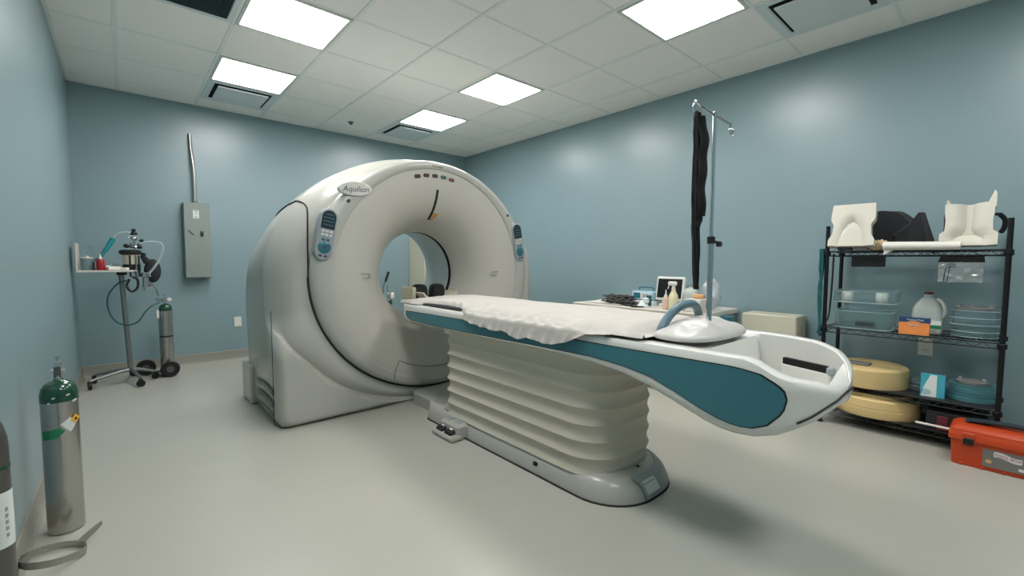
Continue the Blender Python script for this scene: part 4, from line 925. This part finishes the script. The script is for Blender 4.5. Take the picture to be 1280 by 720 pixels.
# clear containers
def clear_box(x0, x1, y0, y1, z0, h, lab, m_='clear', name='clear_container'):
    b = B(); r_ = min(.05, (x1-x0)/3)
    b.loft([rring(x0+i_, x1-i_, y0+i_, y1-i_, r_, z) for z, i_ in ((z0, .006), (z0+.003, .003), (z0+h, 0), (z0+h+.003, -.003), (z0+h, .003), (z0+.008, .007), (z0+.006, .009))]); o = onsh(name, m_, lab, 'container', b, smooth=50)
    for zz in (z0+h+.001, z0+.004): B().tube(rring(x0, x1, y0, y1, r_, zz, 4), .0022, 6, closed=True).build('rim_edge', 'edge', o)
    return o
def clear_round(x, y, r, z0, h, lab, m_='clear', name='clear_round_container'):
    b = B(); n_ = max(3, int(h/.014)); rib = []
    for k in range(n_): z = .006+(h-.012)*k/n_; rib += [(r, z), (r, z+(h-.012)/n_*.7), (r+.0025, z+(h-.012)/n_*.8), (r+.0025, z+(h-.012)/n_*.95)]
    b.lathe([(0, 0), (r-.004, 0)]+rib+[(r, h-.004), (r+.006, h-.002), (r+.006, h+.003), (r-.004, h+.003), (r-.005, .007), (0, .006)], (x, y, z0), 40); o = onsh(name, m_, lab, 'container', b, smooth=50)
    for zz in (z0+h+.001, z0+h*.5, z0+.004): B().tube([(x+(r+.003)*math.cos(2*PI*k/40), y+(r+.003)*math.sin(2*PI*k/40), zz) for k in range(40)], .002, 6, closed=True).build('rim_edge', 'edge' if m_ == 'clear' else 'cleart', o)
    return o
lo_ = clear_box(3.63, 3.88, -3.125, -2.815, S2, .115, 'clear plastic tub under another tub, left side of the middle shelf')
b = B().lathe([(.03, 0), (.055, .004), (.06, .02), (.04, .03), (.0, .032)], (3.76, -2.97, S2+.012), 20); onsh('coiled_black_lead', 'rub', 'coiled black lead inside the lower clear tub on the left', 'lead', b)
hi_ = clear_box(3.63, 3.88, -3.14, -2.80, S2+.172, .078, 'clear plastic tub holding white rolls, uppermost on the left of the middle shelf')
b = B().box((3.75, -2.965, S2+.146), (.18, .20, .046), bev=.008); onsh('dark_spacer_tray', 'clear', 'low clear lid between the two clear tubs on the left', 'lid', b)
for k, y_ in enumerate((-2.875, -3.06)):
    b = B(); b.lathe([(.012, 0), (.032, 0), (.034, .004), (.034, .058), (.032, .062), (.012, .062)], (3.72, y_, S2+.181), 20); onsh('white_bandage_roll', 'wht', 'white bandage roll at the left inside the upper clear tub' if k == 0 else 'white bandage roll at the right inside the upper clear tub', 'roll', b, 'bandage rolls')
# gallon jug
b = B(); JX, JY = 3.80, -3.275
b.loft([rring(JX-.072+i_, JX+.072-i_, JY-.072+i_, JY+.072-i_, max(.012, .03-i_*.2), S2+z) for z, i_ in ((0, .006), (.006, 0), (.13, 0), (.16, .006), (.19, .02), (.215, .038), (.228, .052))]); b.lathe([(.02, .225), (.02, .245), (0, .245)], (JX, JY, S2), 18)
jg = onsh('gallon_jug', 'milk', 'cloudy white gallon jug standing behind the blue and orange carton', 'jug', b, smooth=50)
B().lathe([(.022, .243), (.022, .257), (0, .258)], (JX, JY, S2), 18).build('cap', 'maroon', jg)
B().tube(curve([(JX-.02, JY-.045, S2+.215), (JX-.04, JY-.072, S2+.19), (JX-.045, JY-.083, S2+.14), (JX-.04, JY-.068, S2+.10)], 5), .010, 8).build('handle', 'milk', jg)
b = B().box((JX-.0735, JY-.045, S2+.055), (.002, .05, .055)); b.build('label', 'white_s', jg)
b = B().box((JX-.075, JY-.045, S2+.045), (.002, .05, .022)); b.build('label_band', 'lgreen', jg)
# blue/orange carton
T_ = frame((3.625, -3.235, S2), (0, -1, 0), (0, 0, 1))
ca = onsh('orange_carton', 'orangeb', 'orange carton with a navy top band on the middle shelf', 'carton', B(T_).box((0, .052, 0), (.14, .104, .045), bev=.001))
B(T_).box((0, .090, .0), (.1412, .029, .0462)).build('navy_band', 'blueb', ca)
B(T_).loft([[V((.04*math.cos(w)*s1, .066+.018*math.sin(w)*s1, z)) for w in [PI*k/12 for k in range(13)]] for s1, z in ((1, .0235), (1, .0245))]).build('orange_arch', 'orangeb', ca)
text('Medical Pads', .015, T_ @ Matrix.Translation((.005, .092, .0238)), 'white_s', ca); text('Sponges', .017, T_ @ Matrix.Translation((0, .062, .0255)), 'white_s', ca)
# right round containers
clear_round(3.80, -3.485, .098, S2, .07, 'lower clear round container at the right end of the middle shelf')
clear_round(3.80, -3.485, .108, S2+.074, .085, 'upper clear round container at the right end of the middle shelf')
b = B(); b.lathe([(.0, 0), (.088, 0), (.09, .008), (.07, .014), (.0, .016)], (3.80, -3.485, S2+.163), 30); o = onsh('round_grey_lid', 'gpad', 'flat grey lid with knobs on top of the right round containers', 'lid', b)
for dy in (-.06, .01, .07): B().lathe([(.014, .012), (.012, .026), (.016, .03), (0, .032)], (3.78, -3.485+dy, S2+.163), 12).build('knob', 'cpan', o)
# lower tiers
def foam_disc(name, lab, x, y, rx, ry, z0, prof, z):
    b = B(); b.lathe([(r, h) for r, h in prof], (x, y, z0), 56, sx=rx, sy=ry); return onsh(name, 'foam', lab, 'foam cushion', b, smooth=30)
f1 = foam_disc('foam_wedge', 'upper yellow foam cushion with a grey pad on it, behind the couch foot', 3.80, -3.0, .22, .205, S3, [(0, 0), (.99, 0), (1, .01), (1, .115), (.97, .125), (0, .13)], 0)
b = B().box((3.74, -2.95, S3+.135), (.09, .13, .012), bev=.003); onsh('grey_pad', 'gpad', 'small flat grey pad lying on the upper foam cushion', 'pad', b)
f2 = foam_disc('foam_wedge', 'lower wide yellow foam cushion with a stepped rim on the bottom shelf', 3.785, -3.045, .215, .232, S4, [(0, 0), (.98, 0), (1, .01), (1, .055), (.985, .06), (1, .065), (.98, .11), (.93, .12), (.80, .122), (.78, .145), (0, .150)], 0)
clear_round(3.86, -3.275, .075, S3, .05, 'low clear dish with lid on the third shelf below the outlet')
b = B().lathe([(.078, 0), (.08, .004), (.06, .02), (.03, .03), (.03, .045), (0, .047)], (3.86, -3.275, S3+.054), 30); o = onsh('dish_lid', 'clear', 'domed clear lid on the low dish below the outlet', 'lid', b)
T_ = frame((3.66, -3.33, S3), (0.05, -1, 0), (0.1, 0, 1))
tb = onsh('tissue_box', 'wtr', 'small teal and white tissue box standing on the third shelf', 'box', B(T_).box((0, .07, -.03), (.11, .14, .06), bev=.002))
B(T_).loft([[V((x, y, z)) for x, y in ((-.05, .002), (.018, .002), (.018, .136), (-.012, .136), (-.04, .06))] for z in (.0, .0015)]).build('white_panel', 'white_s', tb)
B(T_).loft([[V((-.03+.025*math.cos(2*PI*k/20), .03+.018*math.sin(2*PI*k/20), z)) for k in range(20)] for z in (.001, .003)]).build('tissue_opening', 'cleart', tb)
for k, (z_, r_) in enumerate(((0, .105), (.05, .095))): clear_round(3.79, -3.49, r_, S3+z_, .045, ('lower' if k == 0 else 'upper')+' teal-tinted round container on the right of the third shelf', 'cleart')
b = B(); b.lathe([(.0, 0), (.07, 0), (.07, .012), (.05, .02), (0, .022)], (3.79, -3.49, S3+.099), 26); o = onsh('grey_round_lid', 'gpad', 'grey lid with two lugs on the teal-tinted containers', 'lid', b)
for dy in (-.05, .05): B().box((3.78, -3.49+dy, S3+.122), (.02, .018, .022), bev=.004).build('lug', 'cpan', o)
b = B().box((3.80, -3.44, S4+.055), (.34, .26, .108), bev=.006); onsh('black_case', 'darkplate', 'black flat case on the bottom shelf behind the orange toolbox', 'case', b)
b = B(); b.tube([(3.585, -3.27, .135), (3.575, -3.46, .135)], .007, 8); b.v = [p+V((0, 0, 0)) for p in b.v]; onsh('grey_rod', 'wht', 'thin pale rod lying at the front of the bottom shelf', 'rod', b)
b = B().box((3.635, -3.385, S4+.0+.045), (.035, .05, .088), bev=.004); onsh('maroon_block', 'maroon', 'dark red block between the bottom shelf and the toolbox', 'block', b)
# outlet
oy, oz = -3.25, .535
ot = thing('wall_outlet', 'white electrical outlet on the right wall behind the shelving', 'outlet', (XR, oy, oz-.06))
B().box((XR-.003, oy, oz), (.006, .075, .12), bev=.002).build('face_plate', 'outl', ot)
for dz in (-.024, .024):
    s_ = B().box((XR-.0065, oy, oz+dz), (.004, .034, .03), bev=.001).build('socket', 'wht', ot)
    for dy in (-.007, .007): B().box((XR-.009, oy+dy, oz+dz+.003), (.002, .003, .01)).build('slot', 'rub', s_)

# ---------------------------------------------------------------- toolbox
TX, TY = 3.385, -3.43
tbx = thing('toolbox', 'bright orange plastic toolbox with a dark handle at the right edge of the photo', 'toolbox', (TX+.1, TY-.24, 0))
def tbp(x0, x1, y0, y1, z, r=.012): return [V((x, y, z)) for x, y in rrect(x0, x1, y0, y1, r, 4)]
L0 = .50
B().loft([tbp(TX+.012+i_, TX+.195-i_, TY-L0+.012+i_, TY-.012-i_, z) for z, i_ in ((0, .004), (.004, 0), (.14, -.006))]).build('bin', 'tbo', tbx)
ld = B().loft([tbp(TX-.004+i_, TX+.211-i_, TY-L0-.004+i_, TY+.004-i_, z) for z, i_ in ((.142, 0), (.175, 0), (.182, .004), (.198, .006), (.214, .022), (.22, .032))]).build('lid', 'tbo', tbx)
for yy in (TY-.075, TY-.40):
    l_ = B().box((TX-.002, yy, .155), (.012, .052, .062), bev=.004).build('latch_frame', 'tbo', tbx)
    B().box((TX-.009, yy, .142), (.008, .042, .036), bev=.003).build('latch', 'rub', l_)
hd_ = B(); hd_.tube(curve([(TX+.10, TY-.06, .22), (TX+.10, TY-.09, .236), (TX+.10, TY-.25, .244), (TX+.10, TY-.40, .236), (TX+.10, TY-.43, .22)], 6), .013, 10); hd_.v = [V((TX+.10+(p.x-TX-.10)*1.6, p.y, p.z)) for p in hd_.v]; hd_.build('carry_handle', 'tbh', tbx)
for k in range(6): B().box((TX+.010, TY-.05-.08*k, .007), (.006, .012, .014), bev=.002).build('foot_rib', 'tbo', tbx)
for k in range(4): B().box((TX+.003, TY-.11-.006*k-.006, .135), (.004, .003, .03)).build('grip_rib', 'tbo', tbx)
LT = frame((TX+.0075, TY-.215, .072), (0, -1, 0), (0, 0, 1))
lb = B(LT).box((0, 0, 0), (.17, .095, .003)).build('label_plate', 'lab', tbx)
b = B(LT); b.grid(lambda i, j: V((-.045+.10*i, .012+.028*j-.010*math.sin(PI*i)*.0-.012*i+.004*math.sin(2*PI*i), .0022)), 12, 2, thick=.001); b.build('label_banner', 'white_s', lb)
text('TOOL BOX', .019, LT @ Matrix.Translation((.005, .0195, .0030)) @ Matrix.Rotation(-.11, 4, 'Z'), 'labr', lb)
B(LT).loft([[V((-.062+.012*math.cos(2*PI*k/14), -.018+.01*math.sin(2*PI*k/14), z)) for k in range(14)] for z in (.001, .0025)]).build('label_emblem', 'orangei', lb)
B(LT).box((.062, -.028, .0018), (.036, .014, .001)).build('size_patch', 'white_s', lb)

# ---------------------------------------------------------------- world & render view
w = bpy.data.worlds.new('world'); sc.world = w; w.use_nodes = True
w.node_tree.nodes['Background'].inputs[0].default_value = (.02, .022, .024, 1)
vs_ = sc.view_settings
vs_.view_transform = 'Standard'; vs_.look = 'None'; vs_.gamma = 1; vs_.exposure = 0.80; vs_.use_curve_mapping = False
sc.cycles.max_bounces = 8; sc.cycles.diffuse_bounces = 5; sc.cycles.glossy_bounces = 4; sc.cycles.transmission_bounces = 8; sc.cycles.transparent_max_bounces = 12
sc.cycles.use_denoising = True
